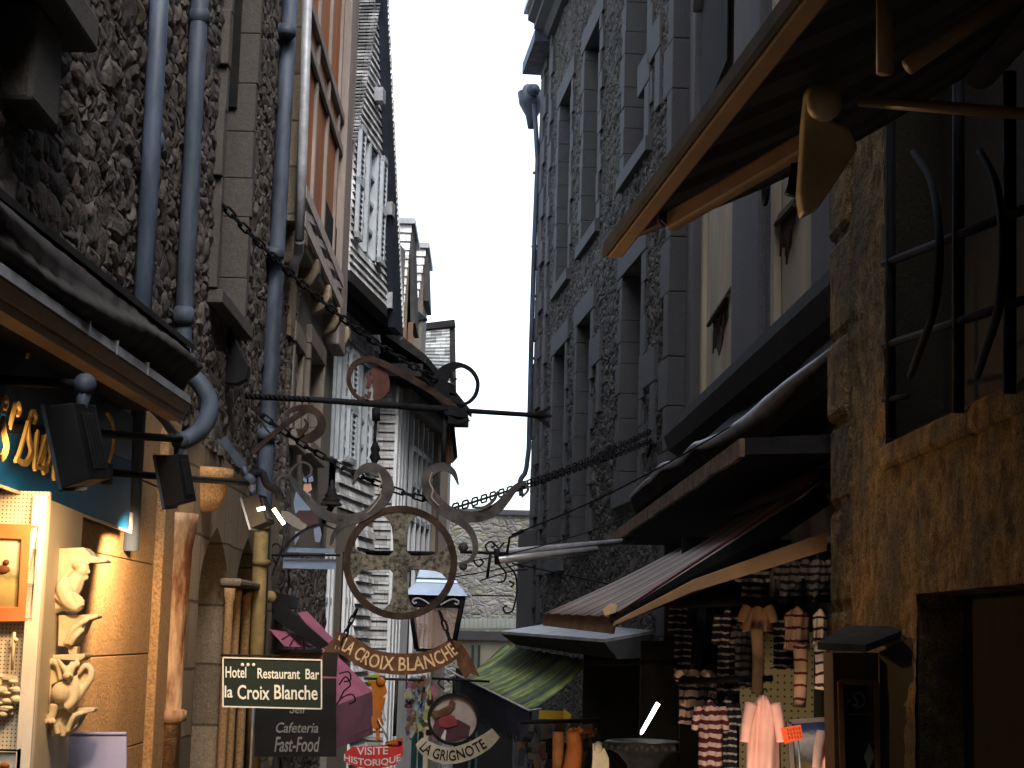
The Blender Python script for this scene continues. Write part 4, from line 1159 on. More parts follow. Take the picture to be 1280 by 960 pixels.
pic = NT('picture_landscape'); co = pic.coord(); sp = pic.node('ShaderNodeSeparateXYZ'); pic.link(co, sp.inputs[0])
pic.base(pic.ramp(pic.math('ADD', pic.math('MULTIPLY', sp.outputs[2], 3.2), pic.math('MULTIPLY', pic.noise(co, 22, 4), .25)), [(.25, (.28, .2, .07)), (.5, (.42, .33, .12)), (.62, (.2, .17, .07)), (.7, (.5, .43, .28)), (1, (.55, .47, .33))]))
mb = MB(); mb.prism([p + V((0, .02, 0)) for p in ii], V((0, .01, 0))); mb.build('canvas', pic.m, fp)
mb = MB(); mb.ball(P(3, 712, Yc - .03), (.03, .012, .018), 10); mb.ball(P(8, 703, Yc - .032), .012, 8); mb.build('painted_bird', paint('bird', (.12, .04, .015), .6), fp)
wf = thing('framed_picture', 'dark framed small picture at the foot of the pegboard', 'picture', P(8, 960, Yc - .04))
mb = MB(); mb.bb(P(-25, 936, Yc - .05), P(25, 939, Yc - .03)); mb.bb(P(22, 936, Yc - .05), P(25, 985, Yc - .03)); mb.build('frame', M['black'], wf)
mb = MB(); mb.bb(P(-25, 939.5, Yc - .035), P(21.5, 985, Yc - .028)); mb.build('print', paint('pale_print', (.55, .5, .42), .7), wf)
mb = MB(); mb.ball(P(6, 957, Yc - .04), (.02, .008, .012), 8); mb.build('painted_flower', M['orange'], wf)
mb = MB()
g = random.Random(4)
for k in range(16):
    c = P(g.uniform(-8, 24), 848 + k * 2.9 + g.uniform(-3, 3), Yc - .04); mb.ball(c, (.012 + g.random() * .02, .012, .006 + g.random() * .014), 7)
mb.prism([P(-10, 846, Yc - .03), P(14, 850, Yc - .03), P(16, 893, Yc - .03), P(-10, 889, Yc - .03)], V((0, .008, 0)))
mb.prism([P(-5, 842, Yc - .045), P(20, 845, Yc - .045), P(22, 851, Yc - .045), P(-6, 848, Yc - .045)], V((0, .012, 0)))
tag(mb.build('white_ornament', M['plasterfig']), 'cluster of small white ornaments pinned to the pegboard', 'ornament')
mb = MB(); mb.tube([P(18, 790, Yc - .03), P(15, 838, Yc - .03)], .006, 6); mb.ball(P(20, 800, Yc - .03), .01, 8)
tag(mb.build('hanging_ornament', M['plasterfig']), 'thin pale pendant ornament hanging on the pegboard', 'ornament')

def sculpt(name, mb, label, cat, group=None, vox=.0045):
    o = mb.build(name, M['plasterfig'], weld=False)
    md = o.modifiers.new('remesh', 'REMESH'); md.mode = 'VOXEL'; md.voxel_size = vox; md.use_smooth_shade = True
    s = o.modifiers.new('smooth', 'SMOOTH'); s.iterations = 2; s.factor = .4
    return tag(o, label, cat, group)
Yg1 = 7.45
def G(x, y, dy=0): return P(x, y, Yg1 + dy)
mb = MB()   # leaning monk under a bracket
mb.prism([G(60, 686), G(104, 684), G(112, 692), G(112, 700), G(100, 704), G(60, 694)], V((0, .14, 0)))
mb.prism([G(62, 694), G(102, 703), G(92, 722), G(78, 738), G(62, 738)], V((0, .12, 0)))
mb.prism([G(108, 693), G(132, 699), G(134, 703), G(110, 704)], V((0, .1, 0)))
mb.ball(G(103, 712, .0), (.03, .035, .035), 14); mb.ball(G(111, 715, -.005), (.008, .01, .008), 8); mb.ball(G(107, 722, 0), (.014, .016, .012), 8)
mb.ball(G(100, 707, .0), (.034, .04, .02), 12)
mb.tube(spline([G(99, 718), G(92, 730), G(84, 742), G(76, 752)], 5), lerpw([.03, .045, .05, .05], 16), 10)
mb.tube(spline([G(84, 722, -.03), G(80, 735, -.04), G(86, 750, -.04), G(96, 757, -.04), G(101, 748, -.04)], 5), lerpw([.02, .035, .036, .03, .018], 21), 10)
for k in range(4): mb.tube([G(92 + k * 3, 740 + k * 2, -.065), G(97 + k * 2.2, 760 - k, -.06)], .008, 6)
mb.tube([G(60, 740), G(72, 744), G(88, 758)], [.012, .02, .03], 8); mb.tube([G(58, 750), G(74, 753), G(90, 760)], [.014, .022, .026], 8); mb.tube([G(58, 762), G(74, 757), G(94, 757)], [.02, .022, .022], 8)
mb.prism([G(59, 738), G(92, 748), G(96, 758), G(66, 768), G(58, 760)], V((0, .1, 0)))
mb.ball(G(62, 755, -.03), .017, 10)
sculpt('plaster_figure', mb, 'cream plaster bracket of a leaning hooded monk, topmost on the side panel', 'figure', 'plaster brackets on the display stand')
mb = MB()   # small curved fin bracket
mb.prism([G(73, 769), G(112, 768), G(122, 768), G(122, 772), G(110, 776), G(104, 790), G(94, 802), G(84, 809), G(72, 808)], V((0, .1, 0)))
mb.tube(spline([G(110, 774, -.02), G(92, 786, -.03), G(82, 805, -.02)], 5), .012, 8); mb.tube(spline([G(104, 786, -.02), G(94, 796, -.03), G(88, 806, -.02)], 5), .012, 8)
mb.prism([G(84, 808), G(97, 808), G(95, 820), G(86, 820)], V((0, .06, 0)))
sculpt('plaster_bracket', mb, 'small cream plaster bracket with a curved fin, between the two figures', 'bracket', 'plaster brackets on the display stand')
mb = MB()   # winged gargoyle with a ball
mb.prism([G(54, 819), G(106, 817), G(106, 822), G(100, 826), G(54, 824)], V((0, .13, 0)))
def wing(pts, dy, w): mb.tube(spline([G(x, y, dy) for x, y in pts], 5), lerpw(w, (len(pts) - 1) * 5 + 1), 8)
wing([(55, 905), (55, 870), (56, 838), (64, 827), (73, 832), (76, 850)], -.04, [.012, .014, .016, .016, .014, .01])
mb.prism([G(57, 840, -.02), G(66, 828, -.02), G(75, 840, -.02), G(76, 852, -.02), G(64, 856, -.02), G(62, 890, -.02), G(56, 890, -.02)], V((0, .05, 0)))
wing([(86, 890), (100, 868), (112, 850), (114, 838), (107, 832), (98, 842)], -.03, [.012, .015, .016, .014, .014, .01])
mb.prism([G(97, 846, -.01), G(108, 834, -.01), G(113, 842, -.01), G(104, 862, -.01), G(90, 884, -.01)], V((0, .04, 0)))
mb.ball(G(77, 866, -.05), (.045, .045, .045), 16)
mb.ball(G(86, 838, -.06), (.026, .03, .022), 12); mb.ball(G(85, 845, -.08), (.022, .03, .016), 12); mb.ball(G(83, 843, -.105), (.006,) * 3, 6); mb.ball(G(88, 844, -.105), (.006,) * 3, 6)
mb.tube([G(80, 835, -.06), G(72, 823, -.05)], [.012, .005], 8); mb.tube([G(92, 834, -.06), G(99, 822, -.05)], [.012, .005], 8); mb.ball(G(90, 830, -.06), .012, 8); mb.ball(G(97, 830, -.055), .012, 8)
mb.tube(spline([G(90, 846, -.04), G(93, 860, -.04), G(90, 876, -.05), G(82, 886, -.06)], 5), lerpw([.024, .026, .022, .016], 16), 9)
mb.tube([G(68, 880, -.05), G(66, 892, -.05), G(62, 899, -.05)], [.02, .017, .02], 8)
for k in range(3): mb.ball(G(58 + k * 5, 902, -.065), (.008, .012, .012), 7)
mb.prism([G(64, 890), G(84, 884), G(118, 885), G(118, 889), G(104, 893), G(96, 908), G(82, 921), G(64, 921), G(60, 905)], V((0, .08, 0)))
mb.tube(spline([G(104, 891, -.02), G(92, 896, -.03), G(84, 915, -.02)], 5), .012, 8); mb.tube([G(70, 905, -.01), G(72, 918, -.01)], .014, 7)
sculpt('plaster_gargoyle', mb, 'cream plaster gargoyle with raised wings clutching a ball', 'gargoyle', 'plaster brackets on the display stand')
mb = MB(); Yl = 7.7
mb.prism([P(86, 917, Yl), P(158, 917, Yl), P(158, 985, Yl), P(84, 985, Yl)], V((0, .015, 0)))
mb.tube([P(86, 917, Yl), P(158, 917, Yl)], .008, 6)
tag(mb.build('lavender_sheet', M['lavender']), 'plain lavender sheet hanging at the foot of the lit stone pier', 'paper sheet')

# ------------------------------------------------------------------ hotel signs
Yh = 11.6
hs_ = thing('hotel_sign', 'black green hotel sign with a pale border and gothic white lettering', 'sign', P(340, 886, Yh))
def board(parent, x0, x1, y0, y1, Y, mat, th=.03, brd=None, bw=.012, dy=0):
    mb = MB(); q = [P(x0, y0, Y), P(x1, y0 + dy, Y), P(x1, y1 + dy, Y), P(x0, y1, Y)]; mb.prism(q, V((0, th, 0))); mb.build('board', mat, parent)
    if brd:
        mb = MB()
        for a, b in ((0, 1), (1, 2), (2, 3), (3, 0)): mb.ribbon([q[a] - V((0, .004, 0)), q[b] - V((0, .004, 0))], bw, .012)
        mb.build('border', brd, parent)
    return q
board(hs_, 279, 402, 822, 883, Yh, M['signgreen'], .03, M['white'], .008, 3)
def ptext(mb, txt, x0, x1, yb, yt, Y, dy=0.0, th=.006, off=.004, shear=0):
    f = quad_fn(P(x0, yt, Y), P(x1, yt + dy, Y), P(x0, yb, Y), P(x1, yb + dy, Y), YF, off, th); text_on(mb, txt, f, 0, 3, shear)
mb = MB()
ptext(mb, 'Hotel', 282, 308, 847, 833, Yh, .5); ptext(mb, 'Restaurant', 322, 375, 848, 835, Yh, 1); ptext(mb, 'Bar', 382, 399, 849, 836, Yh, .5)
ptext(mb, 'la', 281, 291, 872, 857, Yh); ptext(mb, 'Croix', 297, 337, 874, 856, Yh, 1); ptext(mb, 'Blanche', 343, 397, 874, 856, Yh, 1)
for k in range(3): mb.ball(P(303 + k * 7, 831, Yh - .01), (.012, .006, .012), 8)
mb.build('lettering', M['white'], hs_)
mb = MB(); mb.tube([P(276, 819, Yh), P(350, 820, Yh)], .008, 6); mb.build('hanging_bar', M['iron'], hs_)
Yh2 = 12.6
h2 = thing('cafe_sign', 'black lower cafe sign with grey script behind the hotel sign', 'sign', P(370, 945, Yh2))
board(h2, 318, 420, 848, 946, Yh2, M['black'], .03, None, .01, 0)
mb = MB(); ptext(mb, 'Self', 362, 384, 892, 879, Yh2, 0, .006, .004, .25); ptext(mb, 'Cafeteria', 345, 398, 916, 903, Yh2, 0, .006, .004, .25); ptext(mb, 'Fast-Food', 343, 400, 940, 921, Yh2, 0, .006, .004, .25)
mb.build('lettering', M['greyletter'], h2)
mb = MB(); mb.bb(P(404, 815, Yh2), P(421, 846, Yh2 + .03)); mb.build('bracket', M['black'], h2)
mb = MB(); mb.bb(P(318, 880, 12.0), P(312, 985, 12.06)); 
tag(mb.build('sign_post', M['greyzinc']), 'grey square post under the hotel sign', 'post')

# ------------------------------------------------------------------ wrought iron cross sign
Yi = 14.0
I = thing('iron_sign', 'large wrought iron hanging sign with a ringed cross, scrolls and a lettered scroll banner', 'sign', P(500, 770, Yi))
def rb(pxs, wpx, depth=.03, Y=Yi, mb=None, closed=False, n=8):
    s = spx(pxs, Y, n, closed); k = Y / F
    ws = [x * k * (.86 if Y == Yi else 1) for x in (wpx if isinstance(wpx, (list, tuple)) else [wpx])]
    mb.ribbon(s, lerpw(ws, len(s)) if len(ws) > 1 else ws[0], depth, YF, 0, closed)
mb = MB()
mb.tube([P(286, 494, Yi), P(400, 500, Yi), P(560, 512, Yi)], [.025, .025, .03], 8); mb.tube([P(560, 512, Yi), P(684, 520, Yi)], [.022, .02], 8)
for k in range(14): 
    c = P(310 + k * 6, 495.3 + k * .3, Yi); mb.tube([c + V((-.018, -.024, .02)), c + V((.018, -.024, -.02))], .008, 5)
mb.build('cross_bar', M['iron'], I)
mb = MB(); rb([(666, 519), (678, 516), (688, 508)], [3, 7, 2], .03, Yi, mb); rb([(666, 520), (680, 521), (690, 520)], [4, 7, 2], .03, Yi, mb); rb([(666, 521), (678, 525), (687, 534)], [3, 7, 2], .03, Yi, mb)
mb.build('fleur_finial', M['iron'], I)
mb = MB()
rb([(478, 500), (462, 503), (444, 494), (436, 476), (441, 458), (455, 450), (470, 451), (500, 466), (540, 489), (572, 512)], [5, 6, 6, 7, 8, 9, 10, 10, 8], .035, Yi, mb)
mb.build('left_top_scroll', M['rustiron'], I)
mb = MB(); rb([(464, 462), (474, 470), (476, 486), (468, 500)], [5, 22, 22, 5], .02, Yi + .02, mb); rb([(459, 468), (462, 476), (459, 486)], [5, 7, 4], .03, Yi - .02, mb); rb([(462, 490), (460, 497), (456, 493)], [5, 4, 3], .03, Yi - .02, mb)
mb.build('leaf', paint('rust_leaf', (.07, .03, .025), .7, .1, .5, 10, .5, 60), I)
mb = MB()
rb([(548, 480), (556, 466), (566, 458), (578, 457), (590, 464), (597, 477), (595, 492), (587, 502), (577, 506)], [22, 20, 12, 6, 6, 6, 6, 5, 3], .035, Yi, mb)
rb([(546, 478), (556, 490), (566, 508)], [10, 34, 18], .03, Yi, mb); rb([(562, 466), (566, 475), (571, 473)], [8, 4, 2], .03, Yi, mb); rb([(562, 492), (570, 495)], [5, 1], .03, Yi, mb)
mb.build('right_top_scroll', M['iron'], I)
mb = MB(); rb([(557, 512), (575, 518), (582, 523), (575, 526), (560, 524)], [14, 18, 8, 10, 12], .05, Yi, mb); rb([(580, 520), (588, 527)], [4, 1], .03, Yi, mb); mb.ball(P(576, 506, Yi), .028, 10); mb.build('bar_collar', M['iron'], I)
mb = MB(); mb.tube([P(470, 510, Yi), P(470, 526, Yi)], .034, 8); mb.tube([P(470, 526, Yi), P(468, 560, Yi)], .013, 8)
mb.lathe(P(468, 586, Yi), [(.02, 0), (.02, .05), (.045, .09), (.03, .13), (.04, .16), (.012, .22)], 10)
mb.build('hanger', M['iron'], I)
mb = MB(); mb.tube([P(556, 522, Yi + .03), P(554, 588, Yi + .03)], .02, 8); mb.build('hanger', M['iron'], I)
# side arms
mb = MB()
rb([(358, 622), (350, 612), (347, 602), (353, 595), (364, 598), (372, 610), (388, 628), (402, 641), (422, 649), (446, 648), (464, 640), (478, 626), (485, 610), (481, 595), (470, 586), (458, 585), (448, 591), (441, 606)], [2, 3, 4, 5, 6, 9, 12, 14, 15, 15, 16, 18, 17, 15, 15, 13, 8, 2], .05, Yi, mb)
rb([(474, 637), (452, 648), (430, 655), (418, 668), (413, 682)], [4, 8, 8, 6, 2], .04, Yi - .02, mb)
rb([(360, 604), (363, 590), (370, 582), (380, 578), (389, 584), (388, 594), (380, 596), (377, 589)], [4, 4, 3, 3, 3, 3, 2, 2], .03, Yi, mb)
mb.build('left_arm', M['armiron'], I)
mb = MB()
rb([(652, 622), (660, 612), (654, 604), (644, 610), (632, 624), (620, 636), (602, 645), (582, 646), (562, 640), (546, 628), (535, 612), (534, 596), (544, 586), (556, 584), (567, 591), (573, 606)], [2, 4, 6, 9, 13, 16, 16, 16, 16, 18, 17, 15, 14, 12, 8, 2], .05, Yi, mb)
rb([(546, 638), (566, 648), (582, 657), (592, 672), (594, 688), (588, 700), (578, 704)], [4, 9, 9, 8, 7, 5, 3], .04, Yi - .02, mb)
rb([(590, 634), (606, 634), (618, 624), (622, 614)], [2, 4, 4, 2], .03, Yi - .03, mb)
mb.ball(P(579, 684, Yi), .04, 12); mb.ball(P(579, 708, Yi), .034, 12)
mb.build('right_arm', M['armiron'], I)
# pale inlaid wavy line on both volutes
mb = MB(); rb([(473, 592), (477, 602), (473, 612), (476, 620), (466, 634), (458, 642)], 1.6, .01, Yi - .032, mb); mb.build('inlay', M['postwood'], I); mb = MB(); rb([(540, 590), (537, 602), (541, 612), (540, 622), (549, 632)], 1.6, .01, Yi - .032, mb); mb.build('inlay', M['postwood'], I)
# ring and cross
mb = MB(); c = (500.5, 703.5)
ring = [(c[0] + 67 * math.cos(t), c[1] + 67 * math.sin(t)) for t in [2 * math.pi * k / 48 for k in range(48)]]
mb.ribbon([P(x, y, Yi) for x, y in ring], 8.5 * Yi / F, .06, YF, 0, True); mb.build('ring', M['rustiron'], I)
mb = MB()
def arm(dx, dy):
    prof = [(9, 9), (18, 8.5), (32, 9), (44, 10.5), (51, 13), (57, 19), (61, 24), (63, 27)]
    px_, py_ = -dy, dx
    q = [(c[0] + dx * a + px_ * w, c[1] + dy * a + py_ * w) for a, w in prof] + [(c[0] + dx * a - px_ * w, c[1] + dy * a - py_ * w) for a, w in prof[::-1]]
    mb.prism([P(x, y, Yi + .03) for x, y in q], V((0, -.055, 0)))
for d_ in ((1, 0), (-1, 0), (0, 1), (0, -1)): arm(*d_)
hub = [(c[0] + x, c[1] + y) for x, y in ((-14, -8), (-8, -14), (8, -14), (14, -8), (14, 8), (8, 14), (-8, 14), (-14, 8))]
mb.prism([P(x, y, Yi + .029) for x, y in hub], V((0, -.053, 0)))
mb.build('cross', M['bronze'], I)
# chain hangers and banner
def chain(mb, pts, ll, r, wide=.45):
    pts = [V(p) for p in pts]; L = sum((pts[i + 1] - pts[i]).length for i in range(len(pts) - 1)); n = max(1, int(L / (ll * .78)))
    def at(s):
        for i in range(len(pts) - 1):
            d = (pts[i + 1] - pts[i]).length
            if s <= d or i == len(pts) - 2: return pts[i] + (pts[i + 1] - pts[i]) * min(1, s / d)
            s -= d
    for k in range(n):
        a = at(L * k / n); b = at(L * (k + 1) / n); t = (b - a).normalized(); m = (a + b) / 2
        s = t.cross(V((0, 1, 0)));
        if s.length < .05: s = V((1, 0, 0))
        s.normalize(); o = t.cross(s)
        q = (s * .85 + o * .5) if k % 2 else (s * -.3 + o * .95)
        q.normalize()
        h = ll * .5; w_ = ll * wide * .5; lp = []
        for i in range(14):
            an = 2 * math.pi * i / 14; cx = math.cos(an); lp.append(m + t * ((h - w_) * (1 if cx > 0 else -1) + w_ * cx) + q * w_ * math.sin(an))
        mb.tube(lp, r, 5, 0, True)
mb = MB(); chain(mb, [P(446, 762, Yi), P(436, 782, Yi), P(427, 806, Yi)], .075, .008); mb.build('hanger_chain', M['iron'], I); mb = MB(); chain(mb, [P(549, 764, Yi), P(557, 784, Yi), P(566, 812, Yi)], .085, .009); mb.build('hanger_chain', M['iron'], I)
bt = [(418, 800), (430, 803), (445, 812), (462, 822), (485, 827), (510, 828), (535, 825), (556, 816), (570, 806)]
cen = spx([(x, y + 2) for x, y in bt], Yi, 10)
mb = MB(); mb.ribbon(cen, lerpw([26, 27, 27, 27, 26, 26, 26, 27, 27], len(cen)) and [w_ * Yi / F for w_ in lerpw([24, 26, 27, 27, 26, 26, 26, 26, 24], len(cen))], .02, YF)
mb.prism([P(418, 798, Yi - .02), P(428, 802, Yi - .02), P(415, 828, Yi - .01), P(398, 842, Yi), P(400, 834, Yi), P(393, 832, Yi), P(404, 818, Yi - .01), P(412, 802, Yi - .02)], V((0, .02, 0)))
mb.prism([P(566, 800, Yi - .02), P(575, 802, Yi - .02), P(586, 818, Yi), P(600, 846, Yi + .01), P(588, 842, Yi + .01), P(582, 850, Yi + .01), P(572, 832, Yi)], V((0, .02, 0)))
ban = mb.build('banner', M['brownlet'], I)
mb = MB(); vs_, fs_ = text_geo('A LA CROIX BLANCHE', 3)
nC = len(cen)
def onb(u, v, w_):
    s = (.03 + u * .94) * (nC - 1); i = min(int(s), nC - 2); p = cen[i].lerp(cen[i + 1], s - i); t = (cen[min(i + 2, nC - 1)] - cen[max(i - 1, 0)]).normalized(); q = V((-t.z, 0, t.x))
    if q.z < 0: q = -q
    return p + q * (v - .5) * 17 * Yi / F + YF * (.013 + w_ * .008)
mb.add([onb(p.x, p.y, p.z) for p in vs_], fs_); mb.build('lettering', M['paleletter'], ban)
# strut and leaf at the wall end
mb = MB(); rb([(316, 566), (338, 546), (360, 528), (378, 516), (392, 508)], [7, 7, 7, 8, 6], .035, Yi, mb); rb([(322, 520), (336, 540), (352, 552)], [3, 3, 2], .03, Yi, mb)
rb([(356, 520), (366, 512), (382, 510), (396, 516), (402, 528), (398, 540), (386, 548), (374, 546)], [3, 7, 10, 10, 12, 14, 14, 6], .03, Yi, mb); rb([(372, 542), (380, 538), (384, 530), (380, 524)], [14, 6, 4, 2], .03, Yi - .02, mb)
mb.build('wall_strut', M['rustiron'], I)

# chains across the street
def sag(a, b, s, n=14):
    a = V(a); b = V(b); return [a.lerp(b, k / n) - V((0, 0, s * 4 * (k / n) * (1 - k / n))) for k in range(n + 1)]
mb = MB(); chain(mb, sag(PX(273, 250, -1.97), P(546, 474, Yi), .12), .11, .0085, .42)
tag(mb.build('chain', M['iron']), 'upper iron chain running from the rubble wall to the top of the iron sign', 'chain', 'iron chains over the street')
mb = MB(); chain(mb, sag(PX(318, 512, -1.95), P(543, 627, Yi + .06), .1), .11, .0085, .42)
tag(mb.build('chain', M['iron']), 'lower iron chain sagging from the slim drainpipe to behind the cross ring', 'chain', 'iron chains over the street')
mb = MB(); e = fG.at(815, 538, .02); chain(mb, sag(P(560, 637, Yi + .06), e, .06), .16, .0085, .4); chain(mb, sag(P(646, 609, 15.2), e - V((0, 0, .12)), .02), .16, .008, .4)
mb.tube(spline([e, e + V((-.02, -.1, -.2)), e + V((-.05, 0, -.32))], 4), .02, 6)
tag(mb.build('chain', M['iron']), 'doubled iron chain rising from the cross ring to the granite house', 'chain', 'iron chains over the street')
for lb, pts, r_ in (('thin black cable rising across the granite house to the plastered house', sag(P(640, 668, 15.5), fH.at(1010, 470, -.0), .1), .007),
                   ('thin black cable sagging from the cross ring to the granite house', sag(P(500, 712, 15.5), P(800, 640, 18.0), .1), .006),
                   ('thin black cable running just above the grey steel tubes', sag(P(560, 722, 16), P(700, 690, 19), .03), .006),
                   ('thin black cable falling behind the striped awning', [P(645, 705, 19.0), P(760, 730, 18.5), P(840, 745, 18)], .008)):
    mb = MB(); mb.tube(pts, r_, 5); tag(mb.build('overhead_cable', M['iron']), lb, 'cable', 'thin cables along the granite house')

# brown shop sign seen edge-on is part of the far verge; painted figure sign at left
Yp = 16.2
fs = thing('figure_sign', 'hanging painted sign of a striding man in a pale blue shirt and dark breeches', 'sign', P(382, 690, Yp))
mb = MB(); rb([(340, 720), (352, 690), (372, 668), (398, 656), (420, 662)], [2, 3, 3, 3, 2], .02, Yp, mb); rb([(345, 705), (338, 690), (343, 680), (352, 684), (350, 692)], [2, 2, 2, 2, 2], .02, Yp, mb)
mb.tube([P(338, 694, Yp), P(425, 694, Yp)], .012, 6); mb.tube([P(384, 590, Yp), P(385, 604, Yp)], .01, 5); mb.build('iron_bracket', M['iron'], fs)
pl = lambda pts, m, nm, o=0: (lambda b: b.build(nm, m, fs))(MB().prism([P(x, y, Yp + o) for x, y in pts], V((0, .03, 0))))
M['shirtblue'] = paint('painted_pale_blue', (.15, .2, .28), .5, 0, .2, 6, .1)
pl([(379, 596), (390, 594), (392, 601), (384, 604), (379, 601)], M['shirtblue'], 'hat')
pl([(380, 605), (388, 604), (390, 612), (384, 616), (379, 612)], paint('painted_skin', (.42, .25, .17), .6), 'head', .001)
pl([(370, 614), (378, 613), (388, 617), (390, 628), (387, 640), (374, 638), (369, 642), (367, 628)], M['shirtblue'], 'shirt', -.005)
pl([(373, 638), (388, 638), (397, 650), (398, 658), (390, 662), (384, 654), (376, 650)], paint('painted_maroon', (.06, .03, .035), .6), 'breeches', -.008)
pl([(391, 656), (399, 656), (402, 668), (400, 678), (394, 677)], M['shirtblue'], 'stocking', -.004)
pl([(369, 664), (376, 664), (373, 674), (368, 682)], M['shirtblue'], 'shoe')
pl([(352, 638), (362, 640), (384, 656), (380, 664), (366, 658), (352, 648)], M['postwood'], 'painted_bench', .002)
mb = MB(); mb.bb(P(352, 684, Yp + .04), P(418, 692, Yp + .06)); mb.bb(P(354, 697, Yp + .04), P(420, 712, Yp + .06)); mb.build('board', M['shirtblue'], fs)
# pagoda-like lead finial on the lower house
mb = MB(); c0 = P(414, 632, 20.5)
mb.lathe(c0, [(.12, 0), (.125, .02), (.09, .05), (.11, .06), (.07, .1), (.085, .11), (.045, .17), (.055, .18), (.02, .24), (.025, .26), (.008, .3)], 10)
mb.bb(P(403, 626, 20.4), P(411, 632, 20.5)); mb.bb(P(415, 627, 20.4), P(419, 634, 20.5))
mb.tube([c0 - V((0, 0, .02)), c0 + V((-.25, .9, -.3))], .04, 6)
tag(mb.build('lead_finial', M['darkroof']), 'tiered dark lead finial behind the left scroll of the iron sign', 'finial')

# ------------------------------------------------------------------ street lantern
Yl = 19.5
L = thing('street_lantern', 'large black street lantern with a pale blue flared zinc roof behind the cross', 'lantern', P(548, 812, Yl))
cx = P(546, 740, Yl).x; k = Yl / F
def frus(mb, w0, z0, w1, z1, mi=0, d0=None, d1=None):
    d0 = d0 or w0; d1 = d1 or w1
    q = [V((cx + sx * w0, Yl + sy * d0, z0)) for sx, sy in ((-1, -1), (1, -1), (1, 1), (-1, 1))] + [V((cx + sx * w1, Yl + sy * d1, z1)) for sx, sy in ((-1, -1), (1, -1), (1, 1), (-1, 1))]
    mb.add(q, [(0, 1, 5, 4), (1, 2, 6, 5), (2, 3, 7, 6), (3, 0, 4, 7), (0, 3, 2, 1), (4, 5, 6, 7)], mi)
zz = lambda y: P(546, y, Yl).z
mb = MB(); frus(mb, 40 * k, zz(745), 27 * k, zz(730)); frus(mb, 27 * k, zz(730) + .001, 25 * k, zz(725)); frus(mb, 25 * k, zz(724), 22 * k, zz(713)); frus(mb, 18 * k, zz(713) + .002, 10 * k, zz(709))
mb.build('zinc_roof', paint('pale_blue_zinc', (.33, .42, .56), .35, .2, .15, 3, .1), L, bevel=.01)
mb = MB(); frus(mb, 34 * k, zz(759), 35 * k, zz(746))
for sx in (-1, 1):
    for sy in (-1, 1): mb.tube([V((cx + sx * 33 * k, Yl + sy * 33 * k, zz(746))), V((cx + sx * 22 * k, Yl + sy * 22 * k, zz(812)))], .028, 6)
frus(mb, 22 * k, zz(815), 23 * k, zz(811)); mb.build('iron_frame', M['iron'], L)
mb = MB(); frus(mb, 21.5 * k, zz(810), 31 * k, zz(760))
gl = NT('lantern_glass'); gl.base((.42, .28, .22)); gl.set(.12, 0, .5); gl.b.inputs['Alpha'].default_value = .45; mb.build('glass', gl.m, L)
mb = MB()
for sg_ in (-1, 1):
    s = [V((cx + sg_ * x * k, Yl - 35.5 * k, zz(y))) for x, y in ((6, 757), (14, 752), (22, 749), (28, 752), (26, 756), (23, 754))]; mb.tube(spline(s, 5), .012, 5)
mb.build('scroll_frieze', M['greyzinc'], L)
mb = MB(); mb.tube([V((cx - .05, Yl, zz(709))), V((cx - .05, Yl, zz(704) + .1)), V((-1.4, Yl + .6, zz(704) + .12))], .03, 6); mb.build('arm', M['iron'], L)

# ------------------------------------------------------------------ pink awnings at left
def facepoly(name, polys, mat, parent, th=.01):
    mb = MB()
    for q in polys:
        q = [V(p) for p in q]; nn = (q[1] - q[0]).cross(q[2] - q[0]).normalized(); mb.prism(q, nn * th)
    return mb.build(name, mat, parent)
pa = thing('awning', 'pink canvas awning folded high on the stone wall with black iron brackets', 'awning', (-1.8, 16, .5), 'pink shop awnings on the left')
facepoly('canvas', [[P(372, 766, 17.8), P(384, 764, 18), P(421, 803, 17), P(408, 812, 16.4)], [P(336, 786, 16.2), P(370, 792, 16.4), P(405, 810, 16.6), P(356, 808, 16.2)]], M['pink'], pa)
mb = MB()
mb.prism([P(336, 738, 16.4), P(362, 744, 16.4), P(366, 760, 16.4), P(338, 762, 16.4)], V((0, .5, 0)))
mb.prism([P(345, 752, 16.3), P(350, 752, 16.3), P(412, 806, 16.3), P(398, 812, 16.3), P(340, 772, 16.3)], V((0, .08, 0)))
mb.prism([P(338, 812, 16.3), P(402, 812, 16.3), P(402, 816, 16.3), P(338, 816, 16.3)], V((0, .08, 0))); mb.build('frame', M['black'], pa)
mb = MB(); rb([(352, 800, 16.1), (360, 795, 16.1), (366, 792, 16.1), (372, 798, 16.1), (376, 806, 16.1)], 1.6, .02, 16.1, mb); rb([(362, 808, 16.1), (368, 798, 16.1), (374, 793, 16.1)], 1.6, .02, 16.1, mb); rb([(380, 796, 16.1), (383, 806, 16.1), (392, 808, 16.1)], 1.6, .02, 16.1, mb); mb.tube([P(380, 792, 16.1), P(380, 812, 16.1)], .008, 5)
mb.build('iron_scroll', M['iron'], pa)
mb = MB(); mb.prism([P(342, 816, 16.35), P(408, 816, 16.35), P(408, 826, 16.35), P(342, 826, 16.35)], V((0, .04, 0))); mb.build('valance', M['brownlet'], pa)
mb = MB(); mb.lathe(P(338, 746, 15.6), [(.0, -.03), (.05, -.03), (.055, .0), (.03, .02), (.0, .03)], 16, axis='Y'); mb.tube([P(331, 742, 15.6), P(329, 772, 15.6), P(325, 800, 15.6)], .012, 6)
tag(mb.build('alarm_bell', M['yellowpipe']), 'small round ochre bell with its cable beside the ochre pipe', 'bell')
pb = thing('awning', 'pink canvas awning with a mauve valance behind the iron scroll banner', 'awning', (-1.6, 18, 0), 'pink shop awnings on the left')
A = P(402, 800, 19.6); B = P(466, 864, 18.6); C = P(404, 888, 17.0)
facepoly('canvas', [[A, B, C]], M['pink'], pb)
